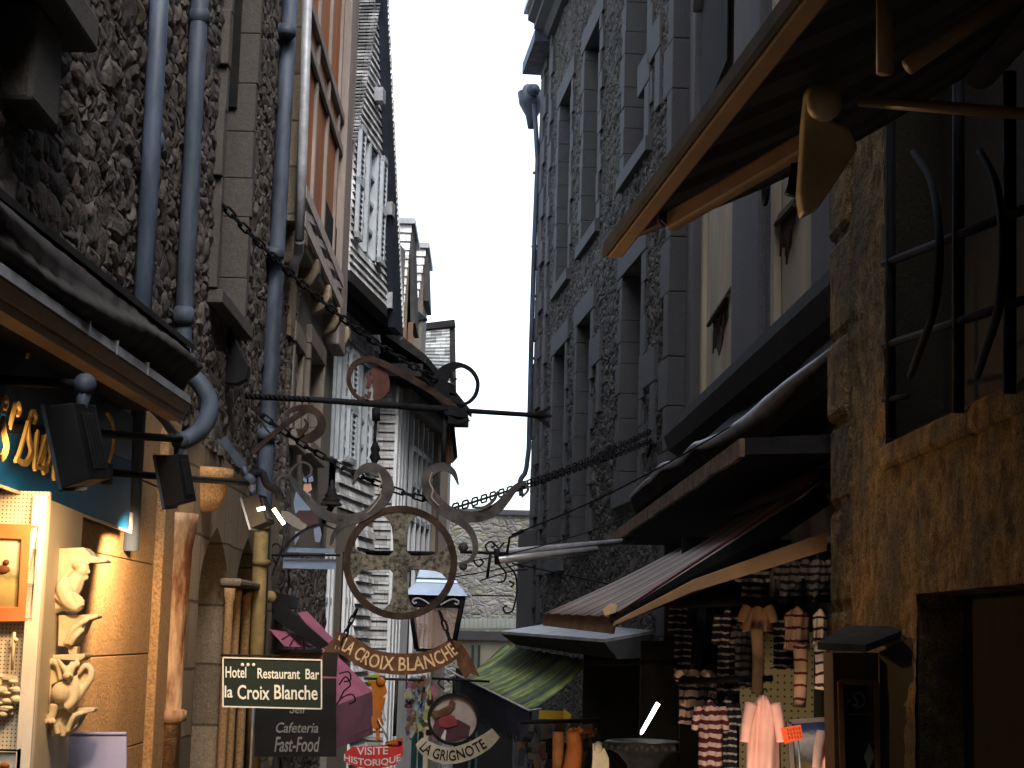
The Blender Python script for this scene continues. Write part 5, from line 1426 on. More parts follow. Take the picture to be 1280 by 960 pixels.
facepoly('valance', [[C - V((0, .01, 0)), B - V((0, .01, 0)), P(466, 918, 18.6), P(404, 942, 17.0)]], M['mauve'], pb)
mb = MB(); mb.tube([C - V((0, .02, .37)), B - V((0, .02, .37))], .012, 6); mb.build('piping', M['pink'], pb)
mb = MB()
for q in ([(424, 856), (432, 846), (438, 856), (430, 864), (424, 876)], [(418, 884), (428, 872), (440, 868), (444, 876), (436, 880)], [(424, 842), (436, 840), (438, 850), (430, 852)]):
    rb([(x, y, 16.9) for x, y in q], 1.8, .02, 16.9, mb)
mb.build('iron_scroll', M['iron'], pb)

# ------------------------------------------------------------------ hanging shop signs low in the middle
Yv = 17.6
vh = thing('visit_sign', 'dark red hanging sign for historical visits topped by a small orange knight figure', 'sign', P(466, 955, Yv))
mb = MB(); mb.prism([P(x, y, Yv) for x, y in ((432, 940), (440, 934), (470, 932), (492, 930), (503, 922), (504, 944), (494, 956), (470, 962), (444, 958), (430, 952))], V((0, .03, 0))); mb.build('board', M['red'], vh)
mb = MB(); ptext(mb, 'VISITE', 446, 485, 944, 934, Yv, -1); 
f_ = lambda u, v, w_: P(430 + u * 71, 957 - v * 10 - 7 * abs(u - .5) ** 2 * 4 + 2, Yv) + YF * (.004 + w_ * .006)
text_on(mb, 'HISTORIQUE', f_); mb.build('lettering', M['white'], vh)
mb = MB()
for q in ([(463, 852), (480, 850), (484, 866), (478, 872), (466, 872)], [(466, 872), (482, 872), (478, 892), (466, 896)], [(464, 896), (476, 892), (480, 906), (470, 914), (465, 908)], [(470, 912), (475, 908), (474, 926), (470, 926)], [(481, 928), (502, 922), (502, 932), (484, 936)]):
    mb.prism([P(x, y, Yv) for x, y in q], V((0, .03, 0)))
mb.ball(P(476, 852, Yv), (.05, .03, .05), 10)
mb.build('knight_figure', M['orange'], vh)
mb = MB(); mb.tube([P(472, 898, Yv - .02), P(485, 924, Yv - .02)], .01, 5); mb.ribbon([P(478, 888, Yv - .02), P(482, 902, Yv - .02)], .02, .02); mb.build('sword', M['greyzinc'], vh)
mb = MB(); mb.tube([P(496, 850, Yv), P(493, 920, Yv)], .02, 6); mb.tube([P(455, 848, Yv), P(530, 850, Yv)], .014, 6); mb.build('iron_bracket', M['rustiron'], vh)
mb = MB(); mb.prism([P(x, y, Yv + .05) for x, y in ((459, 845), (474, 842), (473, 856), (460, 857))], V((0, .03, 0))); mb.build('crest', paint('olive_paint', (.22, .22, .03), .6), vh)
Yq = 18.4
lg = thing('snack_sign', 'oval hanging snack bar sign with a curved cream lettered scroll', 'sign', P(567, 955, Yq))
mb = MB(); ov = [P(567 + 31 * math.cos(t), 899 + 31 * math.sin(t), Yq) for t in [2 * math.pi * i / 30 for i in range(30)]]
mb.prism(ov, V((0, .03, 0))); mb.build('board', paint('pale_oval', (.28, .24, .22), .6), lg)
mb = MB(); mb.ribbon([p - V((0, .01, 0)) for p in ov], .03, .05, YF, 0, True); mb.build('rim', M['black'], lg)
blob = lambda pts, m, nm, o: MB().prism([P(x, y, Yq - o) for x, y in pts], V((0, .012, 0))).build(nm, m, lg)
blob([(541, 908), (546, 898), (560, 897), (574, 900), (588, 908), (586, 920), (566, 926), (548, 922)], paint('painted_dark_maroon', (.06, .025, .03), .6), 'painted_table', .02)
blob([(548, 900), (556, 893), (568, 895), (572, 906), (560, 910), (550, 908)], paint('painted_red', (.17, .03, .035), .6), 'painted_coat', .03)
blob([(538, 888), (548, 888), (560, 882), (564, 872), (570, 880), (562, 892), (544, 898)], M['brownlet'], 'painted_roast', .035)
blob([(551, 922), (556, 912), (558, 914), (556, 926)], M['white'], 'painted_napkin', .04)
cen2 = spx([(524, 926), (534, 936), (550, 943), (568, 944), (588, 938), (606, 928), (620, 916)], Yq - .05, 10)
mb = MB(); mb.ribbon(cen2, [w_ * Yq / F for w_ in lerpw([12, 19, 20, 20, 20, 19, 14], len(cen2))], .02, YF); b_ = mb.build('scroll', paint('cream_scroll', (.36, .32, .24), .7), lg)
mb = MB(); n2 = len(cen2)
def onc(u, v, w_):
    s = (.09 + u * .74) * (n2 - 1); i = min(int(s), n2 - 2); p = cen2[i].lerp(cen2[i + 1], s - i); t = (cen2[min(i + 3, n2 - 1)] - cen2[max(i - 2, 0)]).normalized(); q = V((-t.z, 0, t.x))
    return p + q * (v - .5) * 13 * Yq / F + YF * (.012 + w_ * .006)
vs_, fs_ = text_geo('LA GRIGNOTE', 3); mb.add([onc(p.x, p.y, p.z) for p in vs_], fs_); mb.build('lettering', M['black'], b_)
mb = MB(); mb.tube([P(567, 868, Yq), P(567, 846, Yq)], .015, 6); mb.tube([P(540, 848, Yq), P(612, 852, Yq)], .015, 6); rb([(556, 862), (548, 854), (554, 848), (562, 852)], 2, .02, Yq, mb); mb.build('iron_bracket', M['iron'], lg)
mb = MB(); mb.tube([P(575, 888, 18.9), P(588, 888, 18.9)], .06, 10); mb.ball(P(581, 888, 18.9), (.075, .05, .1), 12)
tag(mb.build('bright_blob', emis('white_glow', (1, .98, .95), 3)), 'bright white lit lamp at the edge of the dark fringe', 'lamp')  # glowing blob added for a bright gap; no lamp known there
# crowded bits of shop display down in the street
g = random.Random(11)
dl = [('hanging_goods', 'string of small coloured souvenirs hanging beside the snack bar sign', [(516 + g.uniform(-8, 30), 850 + g.uniform(0, 70)) for _ in range(70)], 19.5)]
for nm, lb, pts, Y in dl:
    mb = MB()
    for i, (x, y) in enumerate(pts):
        c = P(x, y, Y + g.uniform(-.2, .2)); mb.box(c, (.02 + g.random() * .05, .02, .04 + g.random() * .09), i % 5, Matrix.Rotation(g.uniform(-.6, .6), 3, 'Y'))
    tag(mb.build(nm, [M['shirtblue'], M['brownlet'], M['greycot'], M['mauve'], paint('olive_goods', (.2, .2, .06), .7)]), lb, 'souvenirs')['kind'] = 'stuff'
mb = MB(); mb.bb((P(524, 900, 20).x, 20, -3), (P(530, 900, 20).x, 20.1, P(528, 846, 20).z)); mb.bb((P(522, 900, 20).x, 20, -3), (P(514, 940, 20).x, 20.1, P(518, 905, 20).z))
tag(mb.build('stall_post', paint('teal_post', (.03, .1, .1), .5)), 'dark teal post of the stall left of the snack bar sign', 'post')

# ------------------------------------------------------------------ right: green ribbed awning and pale flat canopy
ga = thing('awning', 'mossy green striped awning with a dark fringed valance', 'awning', (1.0, 20, -.5))
Y0, Y1_ = 21.5, 18.6
a = P(630, 806, Y0 + .6); b = P(738, 826, Y1_ + .3); c = P(662, 888, Y1_); d = P(576, 846, Y0)
mb = MB(); vs = []; fs_ = []; nn = 22
for i in range(nn + 1):
    t = i / nn
    for j in range(7):
        s = j / 6; p = a.lerp(b, t).lerp(d.lerp(c, t), s); vs.append(p + V((0, 0, .012 * math.sin(t * 60) - .05 * math.sin(s * math.pi))))
for i in range(nn):
    for j in range(6): q = i * 7 + j; fs_.append((q, q + 7, q + 8, q + 1))
mb.add(vs, fs_, 0, True)
gm_ = NT('green_stripe_canvas'); co = gm_.coord()
dd = (c - d).normalized(); vm = gm_.node('ShaderNodeVectorMath', operation='DOT_PRODUCT'); gm_.link(co, vm.inputs[0]); vm.inputs[1].default_value = dd
st = gm_.noise(gm_.math('MULTIPLY', vm.outputs['Value'], 1.0), 3.5, 3) if False else None
w_ = gm_.node('ShaderNodeTexNoise', noise_dimensions='1D', i_Detail=4.0); gm_.link(gm_.math('MULTIPLY', vm.outputs['Value'], 5.0), w_.inputs['W']); w_.inputs['Scale'].default_value = 1
cl = gm_.ramp(w_.outputs['Fac'], [(.3, (.02, .035, .04)), (.48, (.07, .11, .06)), (.55, (.22, .28, .05)), (.62, (.085, .105, .1)), (.75, (.25, .3, .06))])
gm_.base(gm_.mix(1.0, cl, gm_.ramp(gm_.noise(co, 8, 5), [(.3, (.6,) * 3), (.7, (1.5,) * 3)]), 'MULTIPLY')); gm_.set(.8)
mb.build('canvas', gm_.m, ga, solid=.01)
mb = MB(); 
for k in range(60):
    t = k / 60; t1 = (k + .9) / 60; p = d.lerp(c, t); q = d.lerp(c, t1); h = .36 + .05 * math.sin(k * 2.1) + .04 * random.random()
    mb.prism([p, q, q - V((0, 0, h)), p - V((0, 0, h * .97))], V((.006, .012, 0)))
mb.build('fringe', M['navy'], ga)
mb = MB(); mb.tube([d, c], .012, 6); mb.tube([c, c + V((.12, .02, .02))], .012, 6); mb.tube([d, d + V((-.2, .1, .1))], .012, 6); mb.build('edge_rail', M['greyzinc'], ga)
pc = thing('flat_canopy', 'pale grey sheeted flat canopy with a dark angled fascia above the green awning', 'canopy', P(720, 800, 18.5))
Yc0, Yc1 = 21.0, 17.2
a = P(626, 789, Yc0); b = P(756, 799, Yc1); c = P(817, 788, Yc1 + .4); d = P(700, 777, Yc0 + 2.5)
mb = MB(); mb.prism([a, b, c, d], V((0, 0, -.03))); mb.build('sheet', M['greyzinc'], pc)
mb = MB(); mb.prism([b - V((0, 0, .032)), c - V((0, 0, .032)), P(815, 822, Yc1 + .4), P(772, 824, Yc1 + .1)], V((.0, .03, 0))); mb.build('end_fascia', M['stone'], pc)
mb = MB(); mb.prism([a - V((0, 0, .032)), b - V((0, 0, .032)), P(770, 824, Yc1 + .1), P(644, 806, Yc0 + .2)], V((.0, .04, 0))); mb.build('soffit', M['dark'], pc)

# ------------------------------------------------------------------ right: striped awning with folding arm
aw = thing('awning', 'faded red and grey striped retractable awning sloping into the street', 'awning', (1.5, 12.5, 1.7))
Ra = P(1038, 592, 11.4); Fa = P(766, 771, 11.4); Fb = P(679, 767, 14.9); Rb = V((Ra.x + .0, 15.2, Ra.z + .05))
mb = MB(); vs = []; fs_ = []; nn = 24
for i in range(nn + 1):
    t = i / nn
    for j in range(9):
        s = j / 8; vs.append(Ra.lerp(Rb, t).lerp(Fa.lerp(Fb, t), s) - V((0, 0, .05 * math.sin(s * math.pi) + .006 * math.sin(t * 40))))
for i in range(nn):
    for j in range(8): q = i * 9 + j; fs_.append((q, q + 9, q + 10, q + 1))
mb.add(vs, fs_, 0, True); mb.build('canvas', stripes('striped_canvas', (.30, .28, .26), (.19, .14, .13), .3, .5, 1, .004, .8), aw, solid=.008)
mb = MB(); mb.tube([Ra + V((0, 0, -.0)), Fa], .009, 6); mb.build('red_edge', M['dullred'], aw)
mb = MB(); mb.tube([Ra + V((-.05, .02, -.05)), Rb + V((-.05, 0, -.05))], .09, 14); mb.build('roller', stripes('roller_stripe', (.10, .07, .07), (.035, .015, .02), .06, .5, 1, .0), aw)
mb = MB(); n_ = (Fb - Fa); mb.prism([Fa + V((.02, 0, .0)), Fb + V((.02, 0, .0)), Fb + V((.0, 0, -.10)), Fa + V((.0, 0, -.11))], V((.012, 0, 0))); mb.build('valance', M['ochrewood'], aw)
mb = MB(); mb.prism([Ra + V((-.06, -.0, -.08)), Ra + V((0, -.0, -.2)), P(872, 742, 11.4), P(770, 780, 11.35), P(770, 770, 11.35)], V((0, .05, 0))); mb.build('side_rail', M['black'], aw)
mb = MB(); mb.prism([P(1034, 664, 11.3), P(1034, 688, 11.3), P(866, 740, 11.3), P(766, 783, 11.3), P(768, 777, 11.3), P(868, 724, 11.3)], V((0, .06, 0))); mb.build('folding_arm', M['awnwood'], aw, bevel=.006)
mb = MB(); mb.prism([P(752, 762, 11.3), P(764, 754, 11.3), P(772, 756, 11.3), P(770, 766, 11.3), P(756, 770, 11.3)], V((0, .07, 0))); mb.build('end_cap', M['castarm'], aw, bevel=.005)
mb = MB(); mb.prism([P(762, 768, 11.32), P(773, 764, 11.32), P(775, 776, 11.32), P(771, 783, 11.32), P(764, 778, 11.32)], V((0, .05, 0))); mb.build('hinge', M['iron'], aw)
# lead-capped and timber-edged canopies
lc = thing('lead_canopy', 'dark shop canopy with a wavy lead capped edge', 'canopy', (1.8, 14, 2.6))
pts = [P(1044, 436, 10.4), P(1025, 452, 10.6), P(990, 482, 11.4), P(962, 508, 12.1), P(935, 528, 13.0), P(905, 546, 13.8), P(880, 556, 14.6), P(868, 558, 15), P(850, 577, 15.6), P(828, 584, 16.2), P(815, 598, 16.7), P(804, 606, 17), P(788, 621, 17.6)]
s = spline(pts, 6); mb = MB()
mb.tube([p for p in s], lerpw([.025, .03, .055, .075, .06, .05, .045, .03, .04, .035, .03, .025, .015], len(s)), 8); mb.build('lead_edge', paint('dull_lead', (.27, .27, .3), .42, .4, .3, 5, .4, 20), lc)
mb = MB(); vs = []; fs_ = []
for p in s: vs += [p + V((0, 0, -.02)), V((2.2, p.y, p.z + .42)), V((2.2, p.y, p.z - .25)), p + V((.05, 0, -.16))]
for i in range(len(s) - 1):
    for k_ in range(4): l_ = (k_ + 1) % 4; fs_.append((i * 4 + k_, i * 4 + l_, i * 4 + 4 + l_, i * 4 + 4 + k_))
fs_ += [(0, 1, 2, 3), tuple(len(vs) - 4 + i for i in range(4))]
mb.add(vs, fs_); mb.build('roof', M['darkroof'], lc)
tc = thing('timber_canopy', 'flat dark canopy with a worn timber edge board', 'canopy', (1.6, 14, 2.4))
a = P(925, 548, 10.7); b = P(757, 672, 20.0)
mb = MB(); m_ = 24; tp = [a.lerp(b, i / m_) for i in range(m_ + 1)]
for i in range(m_):
    p, q = tp[i], tp[i + 1]; mb.prism([p, q, q - V((0, 0, .11 + random.uniform(-.012, .012))), p - V((0, 0, .11 + random.uniform(-.01, .01)))], V((.03, 0, 0)))
mb.build('edge_board', paint('worn_board', (.17, .12, .085), .8, 0, .6, 8, .8, 40), tc)
mb = MB(); mb.prism([a + V((.031, 0, -.0)), b + V((.031, 0, -.0)), V((2.2, b.y, b.z + .02)), V((2.2, a.y, a.z + .05))], V((0, 0, -.08))); mb.build('soffit', M['dark'], tc)
mb = MB(); mb.prism([a + V((.03, -.03, .0)), V((2.2, a.y - .03, a.z + .05)), V((2.2, a.y - .03, a.z - .07)), a + V((.03, -.03, -.1))], V((0, .028, 0))); mb.build('end_board', M['darkroof'], tc)
# double tube bracket with iron scrolls
Yt = 16.5
tb = thing('tube_bracket', 'two grey steel tubes jutting from the granite house with iron scrolls hung below', 'bracket', P(640, 700, Yt))
mb = MB(); mb.tube([P(620, 691, Yt), P(790, 676, 18.2)], .033, 10); mb.build('tube', M['greyzinc'], tb)
mb = MB(); mb.tube([P(622, 700, Yt - .05), P(745, 687, 17.6)], .036, 10); mb.build('tube', paint('bright_tube', (.4, .4, .42), .35, .4, .2), tb)
mb = MB(); mb.tube([P(621, 687, Yt - .02), P(622, 705, Yt - .05)], .03, 8); mb.tube([P(655, 664, Yt), P(637, 672, Yt), P(634, 690, Yt)], .014, 6); mb.tube([P(575, 690, Yt), P(636, 692, Yt)], .016, 6); mb.tube([P(613, 693, Yt), P(609, 722, Yt)], .016, 6)
rb([(600, 726), (612, 722), (640, 714), (660, 712)], 1.6, .02, Yt, mb)
for q in ([(596, 690), (592, 700), (598, 708), (604, 703), (600, 698)], [(610, 690), (607, 682), (614, 677), (618, 682), (614, 685)], [(618, 680), (624, 685), (630, 678)], [(622, 704), (632, 716), (630, 726), (622, 728)], [(632, 704), (644, 718), (646, 740), (643, 756)], [(643, 756), (640, 764), (632, 766), (629, 760), (634, 757)], [(636, 726), (642, 730), (638, 734)], [(655, 710), (646, 706), (640, 704)]):
    rb(q, 2.2, .02, Yt, mb)
mb.tube([P(590, 744, Yt), P(643, 745, Yt)], .007, 5)
mb.build('iron_scroll', M['iron'], tb)

# ------------------------------------------------------------------ big awning overhead at right
ba = thing('awning', 'big dark awning overhead with a timber coloured front bar and folding arms', 'awning', (1.4, 5.5, 3.2))
F0 = P(769, 314, 7.0); F1 = F0 + V((.0955 * 7.2, -7.2, 0.02))
for k_ in range(2): pass
zb = F0.z
W0 = V((2.0, 7.12, 4.0)); W1 = V((2.0, -.2, 4.0))
mb = MB(); vs = []; fs_ = []; nn = 40
for i in range(nn + 1):
    t = i / nn
    for j in range(11):
        s = j / 10; vs.append(F0.lerp(F1, t).lerp(W0.lerp(W1, t), s) + V((0, 0, .03 - .07 * math.sin(s * math.pi) + .012 * math.sin(t * 70) * math.sin(s * math.pi))))
for i in range(nn):
    for j in range(10): q = i * 11 + j; fs_.append((q, q + 11, q + 12, q + 1))
mb.add(vs, fs_, 0, True); mb.build('canvas', stripes('dark_stripe_canvas', (.10, .09, .075), (.045, .04, .04), .42, .5, 1, .004, .9), ba, solid=.008)
d = F1 - F0
mb = MB(); mb.prism([F0 + V(q) for q in ((-.035, 0, .035), (.03, 0, .035), (.03, 0, -.03), (-.035, 0, -.03))], d); mb.build('front_bar', M['awnwood'], ba, bevel=.01)
mb = MB(); mb.prism([F0 + V(q) for q in ((-.05, 0, .03), (-.036, 0, .05), (-.036, 0, -.02), (-.045, 0, -.034), (-.055, 0, -.02))], d); mb.build('valance', M['cloth'], ba)
E = P(1030, 128, 5.2); fA0 = P(838, 278, 6.0)
def boxarm(mb, a, b, w, h):
    a = V(a); b = V(b); t = (b - a).normalized(); s = t.cross(V((0, 0, 1))).normalized(); u = s.cross(t)
    mb.prism([a + s * w + u * h, a - s * w + u * h, a - s * w - u * h, a + s * w - u * h], b - a)
mb = MB(); boxarm(mb, fA0, P(1012, 176, 5.25), .022, .034); mb.build('forearm', M['awnwood'], ba, bevel=.012)
mb = MB(); boxarm(mb, P(830, 274, 6.0) + V((0, 0, .01)), fA0, .02, .02); mb.ball(P(832, 274, 6.02), .03, 10); mb.build('arm_pin', M['iron'], ba)
mb = MB(); 
poly = [(1005, 152), (1010, 108), (1022, 100), (1034, 106), (1042, 128), (1040, 150), (1062, 158), (1074, 184), (1046, 226), (1026, 256), (1004, 268), (1000, 240), (1004, 180)]
mb.prism([P(x, y, 5.17) for x, y in poly], V((0, .09, 0))); mb.build('elbow_casting', M['castarm'], ba, bevel=.014)
mb = MB(); mb.ball(P(1030, 128, 5.14), (.055, .05, .06), 14); mb.build('elbow_knuckle', M['castarm'], ba)
mb = MB(); mb.tube([P(1074, 126, 5.2), P(1290, 143, 4.9)], .018, 10); mb.build('upper_arm', M['awnwood'], ba)
mb = MB(); mb.tube([P(1106, -60, 4.3), P(1106, 92, 4.3)], .022, 10); mb.build('forearm', M['awnwood'], ba)
mb = MB(); mb.tube([P(1134, 84, 4.3), P(1290, -24, 4.3)], .022, 10); mb.build('upper_arm', M['awnwood'], ba)
mb = MB(); mb.tube([W0, W1], .07, 12); mb.build('roller', M['cloth'], ba)
mb = MB(); mb.tube([P(994, 205, 5.3), P(992, 232, 5.3), P(990, 244, 5.3)], [.014, .02, .026], 8); mb.build('crank_eye', M['black'], ba)

# ------------------------------------------------------------------ clothes and goods on the right
def garment(label, x0, x1, y0, y1, Y, mat, kind='shirt', sleeve=.3, seed=0, cat='shirt', name='striped_shirt', rod=True, skew=0.0):
    g = random.Random(seed); t = thing(name, label, cat, P((x0 + x1) / 2, y1, Y), 'clothes hung outside the right hand shop')
    mb = MB(); nx, ny = 16, 22; vs = []; fs_ = []; cxm = (x0 + x1) / 2; hw = (x1 - x0) / 2; ph = g.uniform(0, 6)
    for j in range(ny + 1):
        v = j / ny
        if kind == 'shirt': wd = (.28 + .72 * min(1, v / .13) ** .7) * (1 - .10 * math.sin(min(1, v * 1.3) * math.pi)) if v < .13 else 1 - .1 * math.sin(v * math.pi)
        elif kind == 'tee': wd = (.2 + .62 * (v / .16) ** .8) if v < .16 else .82 + .08 * v
        else: wd = 1 - .12 * v
        for i in range(nx + 1):
            u = i / nx * 2 - 1
            dep = .035 * math.sin(u * 4.2 + ph + v * 1.2) * (.3 + v) + .012 * math.sin(u * 11 + ph * 2 + v * 3) + .06 * u * u
            x = cxm + u * hw * wd + skew * v * 10
            y = y0 + (y1 - y0) * v - (0 if v > 0 else 0) + abs(u) * (6 if kind != 'strip' else 0) * (1 - v) + .8 * math.sin(u * 5 + ph)
            vs.append(P(x, y, Y + dep))
    for j in range(ny):
        for i in range(nx): q = j * (nx + 1) + i; fs_.append((q, q + 1, q + nx + 2, q + nx + 1))
    mb.add(vs, fs_, 0, True); mb.build('body', mat, t, solid=.012)
    if sleeve:
        for sg_ in (-1, 1):
            m2 = MB(); xe = cxm + sg_ * hw * (.9 if kind == 'shirt' else .62); L_ = (y1 - y0) * sleeve
            q = [P(xe, y0 + (y1 - y0) * .10, Y), P(xe + sg_ * hw * .22, y0 + (y1 - y0) * .16 + L_ * .4, Y - .02), P(xe + sg_ * hw * .34, y0 + (y1 - y0) * .14 + L_, Y - .02)]
            s_ = spline(q, 5); m2.tube(s_, lerpw([hw * .34 * Y / F, hw * .3 * Y / F, hw * .26 * Y / F], len(s_)), 9); m2.build('sleeve', mat, t)
    if rod:
        h = MB(); h.tube(spline([P(cxm, y0 + 2, Y), P(cxm, y0 - 4, Y), P(cxm + 3, y0 - 7, Y), P(cxm + 5, y0 - 3, Y)], 4), .005, 5); h.build('hanger', M['iron'], t)
    return t
st = lambda nm, a, b, per, duty, ch=0.: stripes(nm, a, b, per, duty, 2, .022, .9, ch * .4)
S1 = st('breton_dark', (.42, .38, .34), (.02, .02, .03), .052, .42); S2 = st('breton_pale', (.62, .47, .36), (.03, .015, .02), .07, .66, .6)
S3 = st('breton_red', (.52, .33, .2), (.13, .015, .02), .085, .8); S4 = st('breton_wine', (.68, .5, .42), (.1, .02, .03), .06, .5, .4); S5 = st('breton_white', (.7, .6, .5), (.05, .02, .03), .07, .72, .5)
S6 = st('navy_thin', (.02, .02, .03), (.5, .45, .4), .05, .72); S7 = st('grey_blue', (.25, .24, .25), (.03, .03, .04), .055, .6, .4)
C = [
 ('grey and navy chevron striped shirt hung high next to the corner stones', 1006, 1038, 694, 752, 12.0, S7, 'shirt', .35),
 ('mauve grey striped shirt hung high left of the corner shirt', 974, 1006, 696, 752, 12.1, S7, 'shirt', .35),
 ('plain grey brown top hung high under the timber arm', 962, 976, 704, 752, 12.2, M['greycot'], 'shirt', 0),
 ('dark breton shirt with pale stripes hung high under the timber arm', 926, 958, 708, 752, 12.3, S1, 'shirt', .3),
 ('black striped shirt hanging in the shadow at the far end of the rail', 842, 872, 742, 850, 13.2, S6, 'shirt', .3),
 ('black coat hanging between the striped shirts', 864, 892, 750, 830, 12.9, M['navy'], 'shirt', .3),
 ('long dark shirt with thin white stripes in the middle of the rail', 896, 924, 758, 866, 12.6, S6, 'shirt', .3),
 ('blue grey striped shirt beside the tan jacket', 918, 944, 776, 860, 12.5, S7, 'shirt', .2),
 ('tan cotton top with a narrow hanging tail', 926, 968, 756, 790, 12.0, M['tan'], 'tee', .5),
 ('navy shirt with white horizontal stripes behind the red striped sweater', 966, 996, 770, 836, 12.2, S6, 'shirt', .2),
 ('sand and dark red striped sweater', 980, 1012, 757, 812, 11.8, S3, 'shirt', .0),
 ('cream shirt with dark stripes hanging at the edge of the corner stones', 1016, 1034, 760, 806, 11.7, S5, 'shirt', .0),
 ('lit peach shirt with black chevron stripes', 848, 882, 832, 905, 12.3, S2, 'shirt', .1),
 ('second lit peach shirt, with wide spaced stripes, overlapped by the wine striped one', 878, 896, 836, 880, 12.4, S2, 'shirt', 0),
 ('wine and cream striped long shirt hanging lowest', 872, 904, 874, 975, 12.0, S4, 'shirt', .25),
 ('black shirt with thin grey stripes right of the wine striped shirt', 896, 922, 870, 965, 12.15, S6, 'shirt', .25),
 ('pink tee shirt facing the street beside the orange price card', 930, 978, 868, 982, 11.3, M['pinktee'], 'tee', .38),
 ('pale pink long sleeved top cut off by the wooden notice case', 1020, 1062, 906, 990, 11.0, M['palepink'], 'tee', .5)]
for i, (lb, *r) in enumerate(C):
    garment(lb, r[0], r[1], r[2], r[3], r[4], r[5], r[6], r[7], i, 'tee shirt' if 'tee' in lb else ('coat' if 'coat' in lb else 'shirt'), 'tee_shirt' if 'tee' in lb else ('coat' if 'coat' in lb else 'shirt'))
def sleeve_drop(label, pts, w, mat, Y):
    mb = MB(); s_ = spline([P(x, y, Y) for x, y in pts], 6); mb.tube(s_, lerpw([q * Y / F for q in w], len(s_)), 10); return tag(mb.build('hanging_sleeve', mat), label, 'sleeve', 'clothes hung outside the right hand shop')
sleeve_drop('long dangling sleeve striped sand and dark red', [(1000, 806), (1001, 840), (999, 884)], [9, 8.5, 8], S3, 11.75)
sleeve_drop('long dangling sleeve striped cream and black by the corner stones', [(1024, 806), (1028, 832), (1025, 862)], [7, 9, 7], S5, 11.65)
sleeve_drop('plain tan strip of cloth hanging from the rail', [(946, 786), (948, 830), (946, 868)], [8, 7.5, 7], M['tan'], 11.95)
for lb, p_, q_, r_ in (('black rail jutting left from the shirts beneath the flat canopy', P(735, 829, 13.5), P(845, 828, 12.8), .02), ('upper black rail from which the high row of shirts hangs', P(840, 756, 12.6), P(1042, 748, 11.9), .028), ('lower black rail above the lit peach shirts', P(845, 852, 12.3), P(965, 848, 11.9), .022)):
    mb = MB(); mb.tube([p_, q_], r_, 8); tag(mb.build('clothes_rail', M['black']), lb, 'rail', 'clothes rails of the right hand shop')
mb = MB(); mb.bb((P(925, 880, 12.9).x, 12.9, -1.2), (P(1045, 880, 12.9).x, 12.93, P(1000, 790, 12.9).z))
tag(mb.build('pegboard', holes('pegboard_dim', (.42, .38, .2), .05, .16)), 'dull yellow pegboard behind the hanging shirts', 'pegboard')
sp_ = thing('unlit_shop_backdrop', 'dark back panels of the clothes shop behind the shirts and basin', 'shop', P(900, 960, 14))  # near-black sheets stand in for the unlit interior, not real panels
for p_, q_ in (((P(850, 900, 13.6).x, 13.6, -1.5), (P(1040, 900, 13.6).x, 13.65, 2.4)), ((P(728, 900, 18.5).x, 18.5, -1.5), (2.2, 18.6, 1.45)), ((P(800, 900, 15).x, 15, -1.5), (2.2, 15.1, 1.6))):
    mb = MB(); mb.bb(p_, q_); mb.build('unlit_backdrop', M['dark'], sp_)  # near-black sheets stand in for the unlit shop interior
ps = thing('poster', 'framed sky and sea poster propped under the orange price card', 'poster', P(1015, 960, 11.6))
mb = MB(); Yp2 = 11.6
for a_, b_ in (((986, 902), (1046, 898)), ((986, 902), (992, 985))): mb.ribbon([P(*a_, Yp2), P(*b_, Yp2)], .03, .03)
mb.build('frame', M['postwood'], ps)
pm = NT('poster_print'); co = pm.coord(); sp = pm.node('ShaderNodeSeparateXYZ'); pm.link(co, sp.inputs[0])
nz = pm.noise(co, 9, 6, .7); zz_ = pm.math('ADD', pm.math('MULTIPLY', sp.outputs[2], 2.6), pm.math('MULTIPLY', nz, .5))
pm.base(pm.ramp(zz_, [(.2, (.2, .14, .04)), (.35, (.06, .07, .06)), (.55, (.22, .25, .26)), (.72, (.42, .42, .42)), (.85, (.05, .08, .2)), (1, (.02, .04, .14))])); pm.set(.3)
mb = MB(); mb.prism([P(989, 904, Yp2 + .02), P(1046, 900, Yp2 + .02), P(1046, 985, Yp2 + .02), P(993, 985, Yp2 + .02)], V((0, .01, 0))); mb.build('print', pm.m, ps)
pt = thing('price_card', 'bright orange handwritten price card on a wire', 'price card', P(990, 928, 11.2))
mb = MB(); mb.prism([P(976, 910, 11.2), P(1001, 906, 11.2), P(1004, 923, 11.2), P(981, 930, 11.2)], V((0, .008, 0))); mb.build('card', M['tag'], pt)
mb = MB(); mb.tube([P(998, 926, 11.21), P(1001, 975, 11.21)], .006, 5); mb.build('wire', M['greyzinc'], pt)
mb = MB(); g = random.Random(8)
for r_ in range(3):
    for k_ in range(5): c_ = (984 + k_ * 3.6 + r_, 912 + r_ * 5 + g.uniform(-.6, .6) - k_ * .4); rb([(c_[0], c_[1], 11.195), (c_[0] + 1.2, c_[1] + 2.4, 11.195)], .7, .004, 11.195, mb)
mb.build('handwriting', M['mauve'], pt)
